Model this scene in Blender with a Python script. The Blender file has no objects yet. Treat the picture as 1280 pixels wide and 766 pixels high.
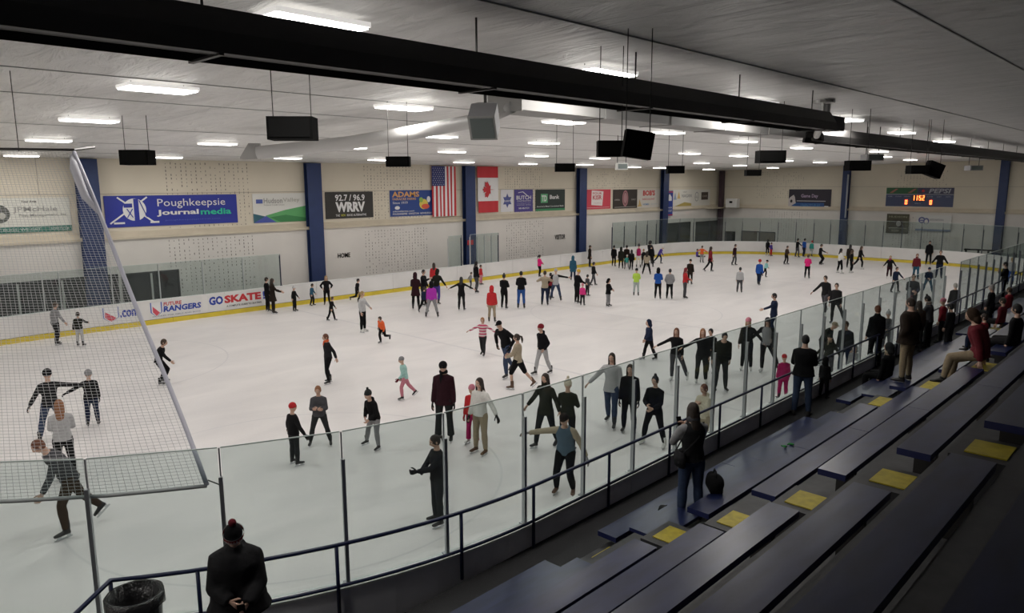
import bpy, bmesh, math, random
from math import sin, cos, pi, radians as R
from mathutils import Vector as V, Matrix as M
C = bpy.context.scene.collection
random.seed(4)
# ------------------------------------------------------------------ camera
F, PT, YW, RL, CH = 912.174, .167, .771, -.004, 5.968      # focal in px of 1280, pitch, yaw, roll, height
fwd = V((cos(YW)*cos(PT), sin(YW)*cos(PT), -sin(PT)))
rt0 = V((sin(YW), -cos(YW), 0)); up0 = rt0.cross(fwd)
rt = rt0*cos(RL)+up0*sin(RL); up = up0*cos(RL)-rt0*sin(RL)
CAM = V((0, 0, CH))
cd = bpy.data.cameras.new('camera'); cam = bpy.data.objects.new('camera', cd); C.objects.link(cam)
cd.sensor_width = 36; cd.lens = F/1280*36; cd.clip_end = 300; cd.clip_start = .05
cam.matrix_world = M.Translation(CAM) @ M((rt, up, -fwd)).transposed().to_4x4()
bpy.context.scene.camera = cam
# ------------------------------------------------------------------ world, exposure
w = bpy.data.worlds.new('world'); bpy.context.scene.world = w; w.use_nodes = True
w.node_tree.nodes['Background'].inputs[0].default_value = (.5, .55, .6, 1)
w.node_tree.nodes['Background'].inputs[1].default_value = .02
vs = bpy.context.scene.view_settings
vs.view_transform = 'Standard'; vs.look = 'None'; vs.gamma = 1; vs.use_curve_mapping = False
vs.exposure = -0.36
LAMP_W = 62.0          # watts of each ceiling fixture
# ------------------------------------------------------------------ pixel helpers (photo 1280x766 -> place)
def ray(u, v):
    return (fwd + rt*((u-640)/F) - up*((v-383)/F))
def U(u, v, X=None, Y=None, Z=None):
    d = ray(u, v)
    t = X/d.x if X is not None else Y/d.y if Y is not None else (Z-CH)/d.z
    return CAM + d*t
def ceil_z(y): return 7.1+.02*(34.8-y)
def Uceil(u, v, drop=0):
    d = ray(u, v); t = (7.796-drop-CH)/(d.z+.02*d.y); return CAM+d*t
# ------------------------------------------------------------------ materials
MT = {}
def mat(name, col, rough=.6, metal=0, bump=0, scale=40, emit=0, var=0, coat=0, stretch=None, spec=.5):
    if name in MT: return MT[name]
    m = bpy.data.materials.new(name); m.use_nodes = True; MT[name] = m
    n = m.node_tree.nodes; l = m.node_tree.links; b = n['Principled BSDF']
    b.inputs['Base Color'].default_value = (*col, 1); b.inputs['Roughness'].default_value = rough
    b.inputs['Metallic'].default_value = metal; b.inputs['Specular IOR Level'].default_value = spec
    b.inputs['Coat Weight'].default_value = coat
    if emit: b.inputs['Emission Color'].default_value = (*col, 1); b.inputs['Emission Strength'].default_value = emit
    if bump or var:
        tc = n.new('ShaderNodeTexCoord'); mp = n.new('ShaderNodeMapping'); l.new(tc.outputs['Object'], mp.inputs[0])
        if stretch: mp.inputs['Scale'].default_value = stretch
        no = n.new('ShaderNodeTexNoise'); no.inputs['Scale'].default_value = scale; no.inputs['Detail'].default_value = 4
        l.new(mp.outputs[0], no.inputs['Vector'])
        if bump:
            bp = n.new('ShaderNodeBump'); bp.inputs['Strength'].default_value = bump; bp.inputs['Distance'].default_value = .02
            l.new(no.outputs['Fac'], bp.inputs['Height']); l.new(bp.outputs[0], b.inputs['Normal'])
        if var:
            rp = n.new('ShaderNodeValToRGB'); rp.color_ramp.elements[0].position = .3; rp.color_ramp.elements[1].position = .7
            rp.color_ramp.elements[0].color = (*[c*(1-var) for c in col], 1); rp.color_ramp.elements[1].color = (*[min(1, c*(1+var*.5)) for c in col], 1)
            l.new(no.outputs['Fac'], rp.inputs[0]); l.new(rp.outputs[0], b.inputs['Base Color'])
    return m
def glass_mat():
    m = bpy.data.materials.new('rink_glass'); m.use_nodes = True; n = m.node_tree.nodes; l = m.node_tree.links
    n.clear(); o = n.new('ShaderNodeOutputMaterial'); t = n.new('ShaderNodeBsdfTransparent'); g = n.new('ShaderNodeBsdfGlossy')
    d = n.new('ShaderNodeBsdfDiffuse'); d.inputs[0].default_value = (.55, .62, .6, 1)
    t.inputs[0].default_value = (.84, .885, .878, 1); g.inputs['Roughness'].default_value = .04; g.inputs[0].default_value = (.8, .85, .85, 1)
    lw = n.new('ShaderNodeLayerWeight'); lw.inputs[0].default_value = .5
    pw = n.new('ShaderNodeMath'); pw.operation = 'POWER'; pw.inputs[1].default_value = 4; l.new(lw.outputs['Facing'], pw.inputs[0])
    f = n.new('ShaderNodeMath'); f.operation = 'MULTIPLY_ADD'; f.inputs[1].default_value = .35; f.inputs[2].default_value = .025; l.new(pw.outputs[0], f.inputs[0])
    mx = n.new('ShaderNodeMixShader'); l.new(f.outputs[0], mx.inputs[0]); l.new(t.outputs[0], mx.inputs[1]); l.new(g.outputs[0], mx.inputs[2])
    m2 = n.new('ShaderNodeMixShader'); m2.inputs[0].default_value = .014; l.new(mx.outputs[0], m2.inputs[1]); l.new(d.outputs[0], m2.inputs[2])
    l.new(m2.outputs[0], o.inputs[0]); return m
GLASS = glass_mat()
def ice_mat():
    m = bpy.data.materials.new('ice'); m.use_nodes = True; n = m.node_tree.nodes; l = m.node_tree.links; b = n['Principled BSDF']
    tc = n.new('ShaderNodeTexCoord'); mp = n.new('ShaderNodeMapping'); l.new(tc.outputs['Object'], mp.inputs[0]); mp.inputs['Scale'].default_value = (1, 2.2, 1); mp.inputs['Rotation'].default_value = (0, 0, .5)
    no = n.new('ShaderNodeTexNoise'); no.inputs['Scale'].default_value = .35; no.inputs['Detail'].default_value = 7; no.inputs['Distortion'].default_value = .8
    l.new(mp.outputs[0], no.inputs['Vector'])
    rp = n.new('ShaderNodeValToRGB'); rp.color_ramp.elements[0].position = .3; rp.color_ramp.elements[1].position = .62
    rp.color_ramp.elements[0].color = (.72, .70, .70, 1); rp.color_ramp.elements[1].color = (.80, .775, .77, 1)
    l.new(no.outputs['Fac'], rp.inputs[0]); l.new(rp.outputs[0], b.inputs['Base Color'])
    n2 = n.new('ShaderNodeTexNoise'); n2.inputs['Scale'].default_value = 3; n2.inputs['Detail'].default_value = 8; n2.inputs['Distortion'].default_value = 3
    l.new(tc.outputs['Object'], n2.inputs['Vector'])
    bp = n.new('ShaderNodeBump'); bp.inputs['Strength'].default_value = .12; bp.inputs['Distance'].default_value = .03; l.new(n2.outputs['Fac'], bp.inputs['Height']); l.new(bp.outputs[0], b.inputs['Normal'])
    r2 = n.new('ShaderNodeMapRange'); r2.inputs['To Min'].default_value = .28; r2.inputs['To Max'].default_value = .5; l.new(n2.outputs['Fac'], r2.inputs[0]); l.new(r2.outputs[0], b.inputs['Roughness'])
    b.inputs['Specular IOR Level'].default_value = .35
    return m
WHITE = mat('white_board', (.78, .77, .76), .35, var=.08, scale=.8)
CREAM = mat('cream_wall', (.72, .66, .54), .7, var=.06, scale=.4, bump=.05)
LWALL = mat('white_wall', (.74, .71, .67), .7, var=.07, scale=.5, bump=.05)
TAN = mat('tan_beam', (.62, .55, .43), .6, var=.08, scale=2)
BLUE = mat('blue_steel', (.018, .038, .125), .5, var=.1, scale=3)
NAVY = mat('navy_paint', (.012, .018, .06), .35)
BLACK = mat('black_matte', (.006, .006, .006), .9, spec=.1)
DARKM = mat('black_metal', (.035, .033, .032), .45, metal=.3)
ALU = mat('aluminium', (.42, .44, .46), .38, metal=.8)
DALU = mat('dark_post', (.10, .11, .13), .45, metal=.5)
YEL = mat('yellow_kick', (.72, .56, .05), .45, var=.1, scale=3)
SHELL = mat('dark_shell', (.10, .10, .10), .8)
# ------------------------------------------------------------------ mesh building
class G:
    def __init__(s): s.v = []; s.f = []; s.m = []
    def add(s, vs_, fs, mi=0, T=None):
        b = len(s.v)
        s.v += [tuple(T @ V(p)) if T is not None else tuple(p) for p in vs_]
        for i, f in enumerate(fs):
            s.f.append(tuple(b+k for k in f)); s.m.append(mi if isinstance(mi, int) else mi[i])
        return s
    def box(s, x0, y0, z0, x1, y1, z1, mi=0, T=None):
        s.add([(x0,y0,z0),(x1,y0,z0),(x1,y1,z0),(x0,y1,z0),(x0,y0,z1),(x1,y0,z1),(x1,y1,z1),(x0,y1,z1)],
              [(0,3,2,1),(4,5,6,7),(0,1,5,4),(1,2,6,5),(2,3,7,6),(3,0,4,7)], mi, T); return s
    def loft(s, rings, n=10, mi=0, caps=True):      # rings: (center, ax, ay, rx, ry)
        b = len(s.v)
        for c, ax, ay, rx, ry in rings:
            for k in range(n):
                a = 2*pi*k/n; s.v.append(tuple(c+ax*(cos(a)*rx)+ay*(sin(a)*ry)))
        for i in range(len(rings)-1):
            for k in range(n):
                k2 = (k+1) % n; s.f.append((b+i*n+k, b+i*n+k2, b+(i+1)*n+k2, b+(i+1)*n+k)); s.m.append(mi)
        if caps:
            s.f.append(tuple(b+n-1-k for k in range(n))); s.m.append(mi)
            s.f.append(tuple(b+(len(rings)-1)*n+k for k in range(n))); s.m.append(mi)
        return s
    def tube(s, pts, rad, n=8, mi=0):
        pts = [V(p) for p in pts]
        if not hasattr(rad, '__len__'): rad = [rad]*len(pts)
        rings = []; ref = None
        for i, p in enumerate(pts):
            d = (pts[min(i+1, len(pts)-1)]-pts[max(i-1, 0)]).normalized()
            if ref is None: ref = V((0, 0, 1)) if abs(d.z) < .9 else V((0, 1, 0))
            ay = (ref-d*ref.dot(d)).normalized(); ax = ay.cross(d); ref = ay
            rings.append((p, ax, ay, rad[i], rad[i]))
        return s.loft(rings, n, mi)
    def ball(s, c, r, n=8, k=6, mi=0, T=None):
        c = V(c); r = r if hasattr(r, '__len__') else (r, r, r); vs_ = []; fs = []
        vs_.append((c.x, c.y, c.z+r[2]))
        for i in range(1, k):
            t = pi*i/k
            for j in range(n):
                a = 2*pi*j/n; vs_.append((c.x+r[0]*sin(t)*cos(a), c.y+r[1]*sin(t)*sin(a), c.z+r[2]*cos(t)))
        vs_.append((c.x, c.y, c.z-r[2])); e = len(vs_)-1
        for j in range(n): fs.append((0, 1+j, 1+(j+1) % n)); fs.append((e, e-n+(j+1) % n, e-n+j))
        for i in range(k-2):
            for j in range(n):
                a = 1+i*n+j; b_ = 1+i*n+(j+1) % n; fs.append((a, a+n, b_+n, b_))
        return s.add(vs_, fs, mi, T)
    def mesh(s, name, mats=(), smooth=False):
        me = bpy.data.meshes.new(name); me.from_pydata(s.v, [], s.f); 
        for m in mats: me.materials.append(m)
        if any(s.m): me.polygons.foreach_set('material_index', s.m)
        if smooth: me.polygons.foreach_set('use_smooth', [True]*len(s.f))
        me.update(); return me
def link(name, me, parent=None, loc=None):
    o = bpy.data.objects.new(name, me); C.objects.link(o)
    if parent: o.parent = parent
    if loc is not None: o.location = loc
    return o
def ob(name, g, mats, parent=None, loc=None, smooth=False):
    return link(name, g.mesh(name, mats if isinstance(mats, (list, tuple)) else [mats], smooth), parent, loc)
def tag(o, label=None, cat=None, group=None, kind=None):
    if label: o['label'] = label
    if cat: o['category'] = cat
    if group: o['group'] = group
    if kind: o['kind'] = kind
    return o
def empty(name, loc=(0, 0, 0), rz=0, **k):
    o = bpy.data.objects.new(name, None); C.objects.link(o); o.location = loc; o.rotation_euler = (0, 0, rz); o.empty_display_size = .2
    return tag(o, **k)
def struct(name, g, mats, parent=None): return tag(ob(name, g, mats, parent), kind='structure' if not parent else None)
def box(*a): return G().box(*a)
# ================================================================== SETTING
WX, WY = 64.3, 34.8            # end wall, long wall
XM, YM = -9.0, -5.0
CX0, CX1, CY0, CY1, RR = 7.5, 50.6, 15.9, 23.8, 9.0    # rink corner centres
def perim(off=0, cx=(CX0, CX1), cy=(CY0, CY1)):       # closed outline, starts at near straight
    r = RR+off; P = []
    segs = [(cx[1], cy[0], -90), (cx[1], cy[1], 0), (cx[0], cy[1], 90), (cx[0], cy[0], 180)]
    for x, y, a0 in segs:
        for i in range(13):
            a = R(a0+i*7.5); P.append((x+r*cos(a), y+r*sin(a)))
    return P
g = G(); g.add([(x, y, 0) for x, y in perim(.02)], [tuple(range(52))]); ice = struct('floor', g, ice_mat()); ice.name = 'floor_ice'
ice['label'] = 'white scratched ice sheet of the rink'
# faint lines under the ice (very pale, as in the photo)
LINE = mat('faint_line', (.67, .655, .665), .4); 
def line_strip(name, x, wd, m): 
    gg = G(); gg.box(x-wd/2, CY0-RR+.1, .001, x+wd/2, CY1+RR-.1, .003); return struct(name, gg, m, ice)
line_strip('ice_line', 17.6, .12, LINE); line_strip('ice_line', 26.9, .10, LINE); line_strip('ice_line', 43, .10, LINE)
g = G()
for (cx, cy, r) in ((7.2, 13.2, 4.2), (7.2, 26.5, 4.2), (28, 19.8, 4.4)):
    b = len(g.v)
    for i in range(64):
        a = 2*pi*i/64
        g.v += [(cx+r*cos(a), cy+r*sin(a), .002), (cx+(r+.05)*cos(a), cy+(r+.05)*sin(a), .002)]
    for i in range(64):
        j = (i+1) % 64; g.f.append((b+2*i, b+2*i+1, b+2*j+1, b+2*j)); g.m.append(0)
struct('ice_circle', g, LINE, ice)
RUB = mat('rubber_floor', (.018, .018, .02), .75, bump=.3, scale=60, var=.3)
# walkway (raised) and the floor of the hall around the rink
g = G().box(XM, YM, .55, WX, 6.78, .7); g.box(XM, 6.78, .55, -1.8, WY, .7)
struct('floor_walkway', g, RUB)
g = G().box(XM, YM, -.3, WX+.3, WY+.3, -.01); struct('floor_slab', g, SHELL)
g = G().box(-1.7, CY1+RR+.15, 0, WX, WY-.02, .25); g.box(CX1+RR+.15, 0, 0, WX-.02, CY1+RR+.15, .25); struct('floor_behind_boards', g, RUB)
# ceiling
def ceiling_mat():
    m = bpy.data.materials.new('crinkled_vinyl'); m.use_nodes = True; n = m.node_tree.nodes; l = m.node_tree.links; b = n['Principled BSDF']
    tc = n.new('ShaderNodeTexCoord'); mp = n.new('ShaderNodeMapping'); mp.inputs['Scale'].default_value = (1.6, .35, 1); mp.inputs['Rotation'].default_value = (0, 0, -.12)
    l.new(tc.outputs['Object'], mp.inputs[0])
    a = n.new('ShaderNodeTexNoise'); a.inputs['Scale'].default_value = 1.6; a.inputs['Detail'].default_value = 7; a.inputs['Distortion'].default_value = 1.2; a.inputs['Roughness'].default_value = .6; l.new(mp.outputs[0], a.inputs['Vector'])
    bp = n.new('ShaderNodeBump'); bp.inputs['Strength'].default_value = .9; bp.inputs['Distance'].default_value = .2; l.new(a.outputs['Fac'], bp.inputs['Height']); l.new(bp.outputs[0], b.inputs['Normal'])
    rp = n.new('ShaderNodeValToRGB'); rp.color_ramp.elements[0].position = .3; rp.color_ramp.elements[0].color = (.74, .74, .73, 1); rp.color_ramp.elements[1].position = .6; rp.color_ramp.elements[1].color = (.86, .86, .85, 1)  # wrinkle shade also put into the base colour, from the bump noise
    l.new(a.outputs['Fac'], rp.inputs[0]); l.new(rp.outputs[0], b.inputs['Base Color'])
    b.inputs['Roughness'].default_value = .40; b.inputs['Metallic'].default_value = .1
    return m
g = G(); zc = ceil_z
g.add([(XM, YM, zc(YM)), (WX+.3, YM, zc(YM)), (WX+.3, WY+.3, zc(WY+.3)), (XM, WY+.3, zc(WY+.3)), (XM, YM, zc(YM)+.2), (WX+.3, YM, zc(YM)+.2), (WX+.3, WY+.3, zc(WY)+.2), (XM, WY+.3, zc(WY)+.2)],
      [(0,1,2,3),(4,7,6,5),(0,4,5,1),(1,5,6,2),(2,6,7,3),(3,7,4,0)])
ceiling = struct('ceiling', g, ceiling_mat())
SEAM = mat('ceiling_seam', (.42, .42, .42), .7); SEAM2 = mat('ceiling_joint', (.66, .66, .66), .7)
for y in (-2.5, .2, 2.6, 5.3, 9.7, 12.0, 14.7, 20.3, 25.8, 31):
    ob('ceiling_seam', G().box(XM, y-.009, zc(y)-.012, WX, y+.009, zc(y)), SEAM, ceiling)
for x in [1.5+5.28*i for i in range(12)]:
    g = G(); y0, y1 = YM, WY
    for (a, b_) in ((y0, y1),):
        g.add([(x-.01, a, zc(a)-.012), (x+.01, a, zc(a)-.012), (x+.01, b_, zc(b_)-.012), (x-.01, b_, zc(b_)-.012)], [(0, 1, 2, 3)])
    ob('ceiling_seam', g, SEAM2, ceiling)
# walls
LED = 3.6
def wallbox(name, x0, y0, x1, y1, upper, lower, t):
    g = G().box(x0, y0, LED, x1, y1, 9.0, 0); 
    o = struct(name, g, [upper]); return o
wl = struct('wall_far_long', G().box(XM, WY+.12, LED, WX+.3, WY+.3, 7.3), [CREAM])
ob('lower_wall', G().box(XM, WY, 0, WX, WY+.3, LED), LWALL, wl)
g = G(); g.add([(XM, WY, LED), (WX, WY, LED), (WX, WY-.1, LED+.0), (XM, WY-.1, LED+.0), (XM, WY+.12, LED+.34), (WX, WY+.12, LED+.34), (WX, WY-.1, LED+.1), (XM, WY-.1, LED+.1)],
              [(0, 3, 2, 1), (3, 7, 6, 2), (7, 4, 5, 6)])
ob('ledge_beam', g, TAN, wl)
we = struct('wall_end', G().box(WX+.1, YM, LED, WX+.3, WY+.3, 8.2), [CREAM])
ob('lower_wall', G().box(WX, YM, 0, WX+.3, WY, LED), LWALL, we)
g = G(); g.add([(WX, YM, LED), (WX, WY, LED), (WX-.1, WY, LED), (WX-.1, YM, LED), (WX+.1, YM, LED+.34), (WX+.1, WY, LED+.34), (WX-.1, WY, LED+.1), (WX-.1, YM, LED+.1)],
              [(0, 1, 2, 3), (3, 2, 6, 7), (7, 6, 5, 4)])
ob('ledge_beam', g, TAN, we)
struct('wall_behind_stands', G().box(XM, YM-.3, 0, WX, YM, 8.2), [SHELL])
struct('wall_near_end', G().box(XM-.3, YM, 0, XM, WY, 8.2), [LWALL])
# thin panel seams of the far wall
SEAMW = mat('wall_seam', (.42, .38, .31), .8)
zs = U(0, 244, Y=WY+.1).z
ob('wall_seam', G().box(XM, WY+.105, zs-.012, WX, WY+.12, zs+.012), SEAMW, wl)
ob('wall_seam', G().box(WX+.085, YM, zs-.012, WX+.1, WY, zs+.012), SEAMW, we)
for x in (8.2,):
    ob('wall_seam', G().box(x-.012, WY+.105, zs, x+.012, WY+.12, 7.2), SEAMW, wl)
# rows of dark insulation pins showing in the wall panels: nobody could count them
PIN = mat('wall_pin', (.20, .18, .16), .9)
def pins(u0, u1, v, z0, z1, parent, wall='Y', dens=1.0, dx=None):
    g = G()
    if wall == 'Y': a, b_ = U(u0, v, Y=WY).x, U(u1, v, Y=WY).x
    else: a, b_ = U(u0, v, X=WX).y, U(u1, v, X=WX).y
    n = max(4, int(abs(b_-a)/.22))
    for i in range(n):
        t = a+(b_-a)*(i+.5)/n; z = z0
        while z < z1-.1:
            if random.random() < .8*dens:
                s = random.uniform(.008, .018); hh = random.uniform(.03, .10)
                off = .1 if z0 > LED else 0
                if wall == 'Y': g.box(t-s, WY+off*1.2-.012, z, t+s, WY+off*1.2, z+hh)
                else: g.box(WX+off-.012, t-s, z, WX+off, t+s, z+hh)
                
            z += .17
    tag(ob('wall_pins', g, PIN, parent), kind='stuff')
pins(208, 315, 250, 4.0, 7.0, wl); pins(208, 318, 300, 1.0, 3.5, wl)
pins(455, 530, 230, 4.0, 7.0, wl); pins(455, 535, 300, .9, 3.5, wl)
pins(632, 680, 230, 4.0, 7.0, wl); pins(632, 680, 300, .9, 3.5, wl)
pins(740, 790, 215, 5.4, 7.0, wl, dens=.5)
pins(945, 1005, 230, 4.6, 7.0, we, 'X', .6); pins(960, 1010, 280, .9, 3.4, we, 'X')
pins(1120, 1185, 225, 5.2, 7.0, we, 'X', .8); pins(1115, 1190, 290, .9, 3.3, we, 'X')
# steel columns
for i, u in enumerate((110, 390.5, 584, 724.5, 828)):
    x = U(u, 260, Y=WY).x; hw = .42 if i < 4 else .4
    g = G(); z1 = 7.06; y = WY-.02
    g.box(x-hw, y-.03, .25, x+hw, y, z1); g.box(x-hw, y-.33, .25, x+hw, y-.30, z1); g.box(x-.03, y-.3, .25, x+.03, y-.03, z1)
    tag(ob('steel_column', g, BLUE), ['blue steel column left of the blue banner with white round emblem', 'blue steel column right of the banner with green hills', 'blue steel column between the striped flag and the maple leaf flag',
        'blue steel column between the dark green bank banner and the red banner', 'blue steel column beside the narrow blue hanging banner'][i], 'column', 'blue columns along the long wall')
for i, u in enumerate((1056, 1251)):
    y = U(u, 270, X=WX).y; g = G(); x = WX-.02
    g.box(x-.03, y-.28, .25, x, y+.28, 7.5); g.box(x-.33, y-.28, .25, x-.3, y+.28, 7.5); g.box(x-.3, y-.03, .25, x-.03, y+.03, 7.5)
    c = tag(ob('steel_column', g, BLUE), ['blue steel column on the end wall with a grey pipe on it', 'wide blue steel column at the right end of the end wall'][i], 'column', 'blue columns on the end wall')
    if i == 0: ob('pipe', G().tube([(x-.4, y-.2, 3.0), (x-.4, y-.2, 6.6)], .07), mat('grey_pipe', (.4, .43, .48), .5), c)
tag(ob('corner_column', G().box(WX-.5, WY-.5, .25, WX-.05, WY-.15, 7.06), mat('dark_maroon_steel', (.06, .035, .05), .5)), 'dark narrow steel column in the far corner of the hall', 'column')
# ---------------------------------------------------------------- windows / openings behind the benches, inner shade painted as dark panels
DK = mat('dark_opening', (.02, .021, .022), .5); FRM = mat('dark_frame', (.05, .05, .05), .5); SHUT = mat('brown_shutter', (.17, .15, .12), .6, bump=.2, scale=20)
def opening(n, u0, v0, u1, v1, wall='Y', m=DK, mull=()):
    if wall == 'Y':
        a = U(u0, v0, Y=WY); b_ = U(u1, v1, Y=WY); x0, x1 = a.x, b_.x; z1 = U((u0+u1)/2, v0, Y=WY).z; z0 = max(.3, U((u0+u1)/2, v1, Y=WY).z)
        T = M.Translation((0, WY, 0)); 
    else:
        a = U(u0, v0, X=WX); b_ = U(u1, v1, X=WX); x0, x1 = -a.y, -b_.y; z1 = U((u0+u1)/2, v0, X=WX).z; z0 = max(.3, U((u0+u1)/2, v1, X=WX).z)
        T = M.Translation((WX, 0, 0)) @ M.Rotation(-pi/2, 4, 'Z')
    g = G()
    for (p, q, r, s) in ((x0-.06, z0, x0, z1), (x1, z0, x1+.06, z1), (x0-.06, z1, x1+.06, z1+.07)): g.box(p, -.08, q, r, 0, s, 0, T)
    o = struct('window_%d' % n, g, FRM)
    ob('pane', G().box(x0, -.03, z0, x1, -.005, z1, 0, T), m, o)
    for t in mull:
        xx = x0+(x1-x0)*t; ob('mullion', G().box(xx-.04, -.09, z0, xx+.04, -.03, z1, 0, T), mat('pale_mullion', (.5, .5, .47), .6), o)
    return o, x0, x1, z0, z1, T
opening(1, -40, 352, 150, 398, mull=(.3, .6, .8)); opening(2, 153, 341, 225, 383, mull=(.5,))
opening(3, 833, 279, 861, 306, m=mat('dark_grey_opening', (.055, .06, .06), .5)); opening(4, 870, 277, 899, 305, m=MT['dark_grey_opening'])
opening(5, 928, 290, 968, 303, 'X', SHUT, mull=(.5,)); opening(6, 908, 290, 918, 302, 'X', DK)
for (u, v) in ((1222, 307), (1238, 306)): 
    p = U(u, v, X=61.2); k = empty('bench', (p.x, p.y, .25), label='low dark bench behind the end glass, %s of the two' % ('left' if u < 1230 else 'right'), cat='bench', group='benches behind the end boards')
    ob('seat', G().box(-.2, -.8, .82, .2, .8, .9), BLACK, k); 
    for s in (-.7, .7): ob('leg', G().box(-.18, s-.03, 0, .18, s+.03, .82), BLACK, k)
# ================================================================== BOARDS
boards = empty('dasher_boards', (0, 0, 0), label='white rink boards with yellow kick strip running around the ice', cat='rink boards')
CAPM = mat('board_cap', (.82, .83, .82), .4); GREYB = mat('grey_board_back', (.78, .78, .82), .6, var=.1, scale=2)
def path_points(off, step):
    """points along the outline (inner face offset by off): list of (x,y,nx,ny,s) every step"""
    pts = []; r = RR
    segs = [('l', (CX0, CY0-RR), (CX1, CY0-RR), (0, -1)), ('a', (CX1, CY0), -90), ('l', (CX1+RR, CY0), (CX1+RR, CY1), (1, 0)), ('a', (CX1, CY1), 0),
            ('l', (CX1, CY1+RR), (CX0, CY1+RR), (0, 1)), ('a', (CX0, CY1), 90), ('l', (CX0-RR, CY1), (CX0-RR, CY0), (-1, 0)), ('a', (CX0, CY0), 180)]
    out = []
    for s in segs:
        if s[0] == 'l':
            a, b_ = V(s[1]), V(s[2]); L = (b_-a).length; n = max(1, round(L/step))
            out.append([(a+(b_-a)*i/n, V(s[3])) for i in range(n+1)])
        else:
            L = RR*pi/2; n = max(1, round(L/step)); c = V(s[1])
            out.append([(c+V((cos(R(s[2]+90*i/n)), sin(R(s[2]+90*i/n))))*RR, V((cos(R(s[2]+90*i/n)), sin(R(s[2]+90*i/n))))) for i in range(n+1)])
    return out
BP = path_points(0, 2.44)
def slab(g, p, q, np_, nq, o0, o1, z0, z1, mi=0, sub=1, shrink=.0):
    d = (q-p); 
    a = p+d*shrink; b_ = q-d*shrink
    A0, B0, A1, B1 = a+np_*o0, b_+nq*o0, a+np_*o1, b_+nq*o1
    g.add([(A0.x, A0.y, z0), (B0.x, B0.y, z0), (B1.x, B1.y, z0), (A1.x, A1.y, z0), (A0.x, A0.y, z1), (B0.x, B0.y, z1), (B1.x, B1.y, z1), (A1.x, A1.y, z1)],
          [(0,3,2,1),(4,5,6,7),(0,1,5,4),(1,2,6,5),(2,3,7,6),(3,0,4,7)], mi)
for seg in BP:
    for (p, n1), (q, n2) in zip(seg[:-1], seg[1:]):
        if abs(n1.y+1) < .01 and abs(n2.y+1) < .01 and 29.1 < (p.x+q.x)/2 < 30.9: pass
        g = G(); curved = (n1-n2).length > .01; K = 4 if curved else 1
        for k in range(K):
            if curved:
                a1 = math.atan2(n1.y, n1.x); a2 = math.atan2(n2.y, n2.x)
                if a2-a1 > pi: a2 -= 2*pi
                if a1-a2 > pi: a2 += 2*pi
                c = p-n1*RR; ts = [a1+(a2-a1)*(k+j)/K for j in (0, 1)]
                ns = [V((cos(t), sin(t))) for t in ts]; ps = [c+n_*RR for n_ in ns]
                sh = .001
            else: ps = [p, q]; ns = [n1, n2]; sh = .003
            slab(g, ps[0], ps[1], ns[0], ns[1], 0, .06, .22, 1.04, 0, shrink=sh)
            slab(g, ps[0], ps[1], ns[0], ns[1], -.012, .06, .0, .2, 1, shrink=sh)
            slab(g, ps[0], ps[1], ns[0], ns[1], .06, .12, .25, 1.04, 3, shrink=sh)
            slab(g, ps[0], ps[1], ns[0], ns[1], -.02, .16, 1.04, 1.07, 2, shrink=sh)
        ob('board_panel', g, [WHITE, YEL, CAPM, GREYB], boards)
# ================================================================== GLASS
def far_x(u): return U(u, 350, Y=CY1+RR).x
def run(name, label, pts, zg, zp, pmat, endpost=None):
    """pts: list of (pos2d, normal2d): one pane between successive posts"""
    e = empty(name, (0, 0, 0), label=label, cat='glass screen', group='rink glass')
    for (p, n1), (q, n2) in zip(pts[:-1], pts[1:]):
        g = G(); slab(g, p, q, n1, n2, .035, .047, 1.07, zg, 0, shrink=.012); ob('glass_pane', g, GLASS, e)
        g = G(); slab(g, p, q, n1, n2, .033, .049, zg, zg+.012, 0, shrink=.012); ob('edge_strip', g, mat('glass_edge', (.55, .62, .6), .4), e)
    for i, (p, n) in enumerate(pts):
        m = NAVY if endpost and i in endpost else pmat
        g = G(); a = math.atan2(n.y, n.x); T = M.Translation((p.x, p.y, 0)) @ M.Rotation(a, 4, 'Z')
        g.box(.052, -.022, 1.07, .10, .022, zp, 0, T); g.box(.0, -.04, 1.07, .12, .04, 1.085, 0, T)
        g.box(.028, -.008, 1.085, .052, .008, zg, 0, T)
        ob('post', g, m, e)
    return e
NN = V((0, -1)); yb = CY0-RR
near = []
step = 1.36/RR
for i in range(9, 0, -1):
    a = -pi/2 - (i*1.36+.23)/RR + 0
    near.append((V((CX0+RR*cos(a), CY0+RR*sin(a))), V((cos(a), sin(a)))))
x = 7.27
while x < 29.1: near.append((V((x, yb)), NN)); x += 1.3575
run('rink_glass_screen', 'long near glass screen on grey posts above the boards in front of the bleachers', near, 3.03, 2.7, ALU)
pts = []; x = 31.09
while x < CX1: pts.append((V((x, yb)), NN)); x += 1.36
for i in range(0, 11):
    a = -pi/2+(pi/2)*i/10; pts.append((V((CX1+RR*cos(a), CY0+RR*sin(a))), V((cos(a), sin(a)))))
n = 6
for i in range(1, n): pts.append((V((CX1+RR, CY0+(CY1-CY0)*i/n)), V((1, 0))))
for i in range(0, 11):
    a = (pi/2)*i/10; pts.append((V((CX1+RR*cos(a), CY1+RR*sin(a))), V((cos(a), sin(a)))))
x = CX1-1.3
while x > far_x(765): pts.append((V((x, CY1+RR)), V((0, 1)))); x -= 1.55
pts.append((V((far_x(765), CY1+RR)), V((0, 1))))
run('rink_glass_screen', 'glass screen that wraps around the far end of the rink past the gate', pts, 3.03, 2.7, DALU, endpost=(len(pts)-1,))
def farrun(u0, u1, n, label, z=3.03, extra=()):
    a, b_ = far_x(u0), far_x(u1)
    pts = [(V((a+(b_-a)*i/n, CY1+RR)), V((0, 1))) for i in range(n+1)]
    return run('rink_glass_screen', label, pts, z, z-.15, mat('pale_post', (.5, .52, .52), .5), endpost=extra)
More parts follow.
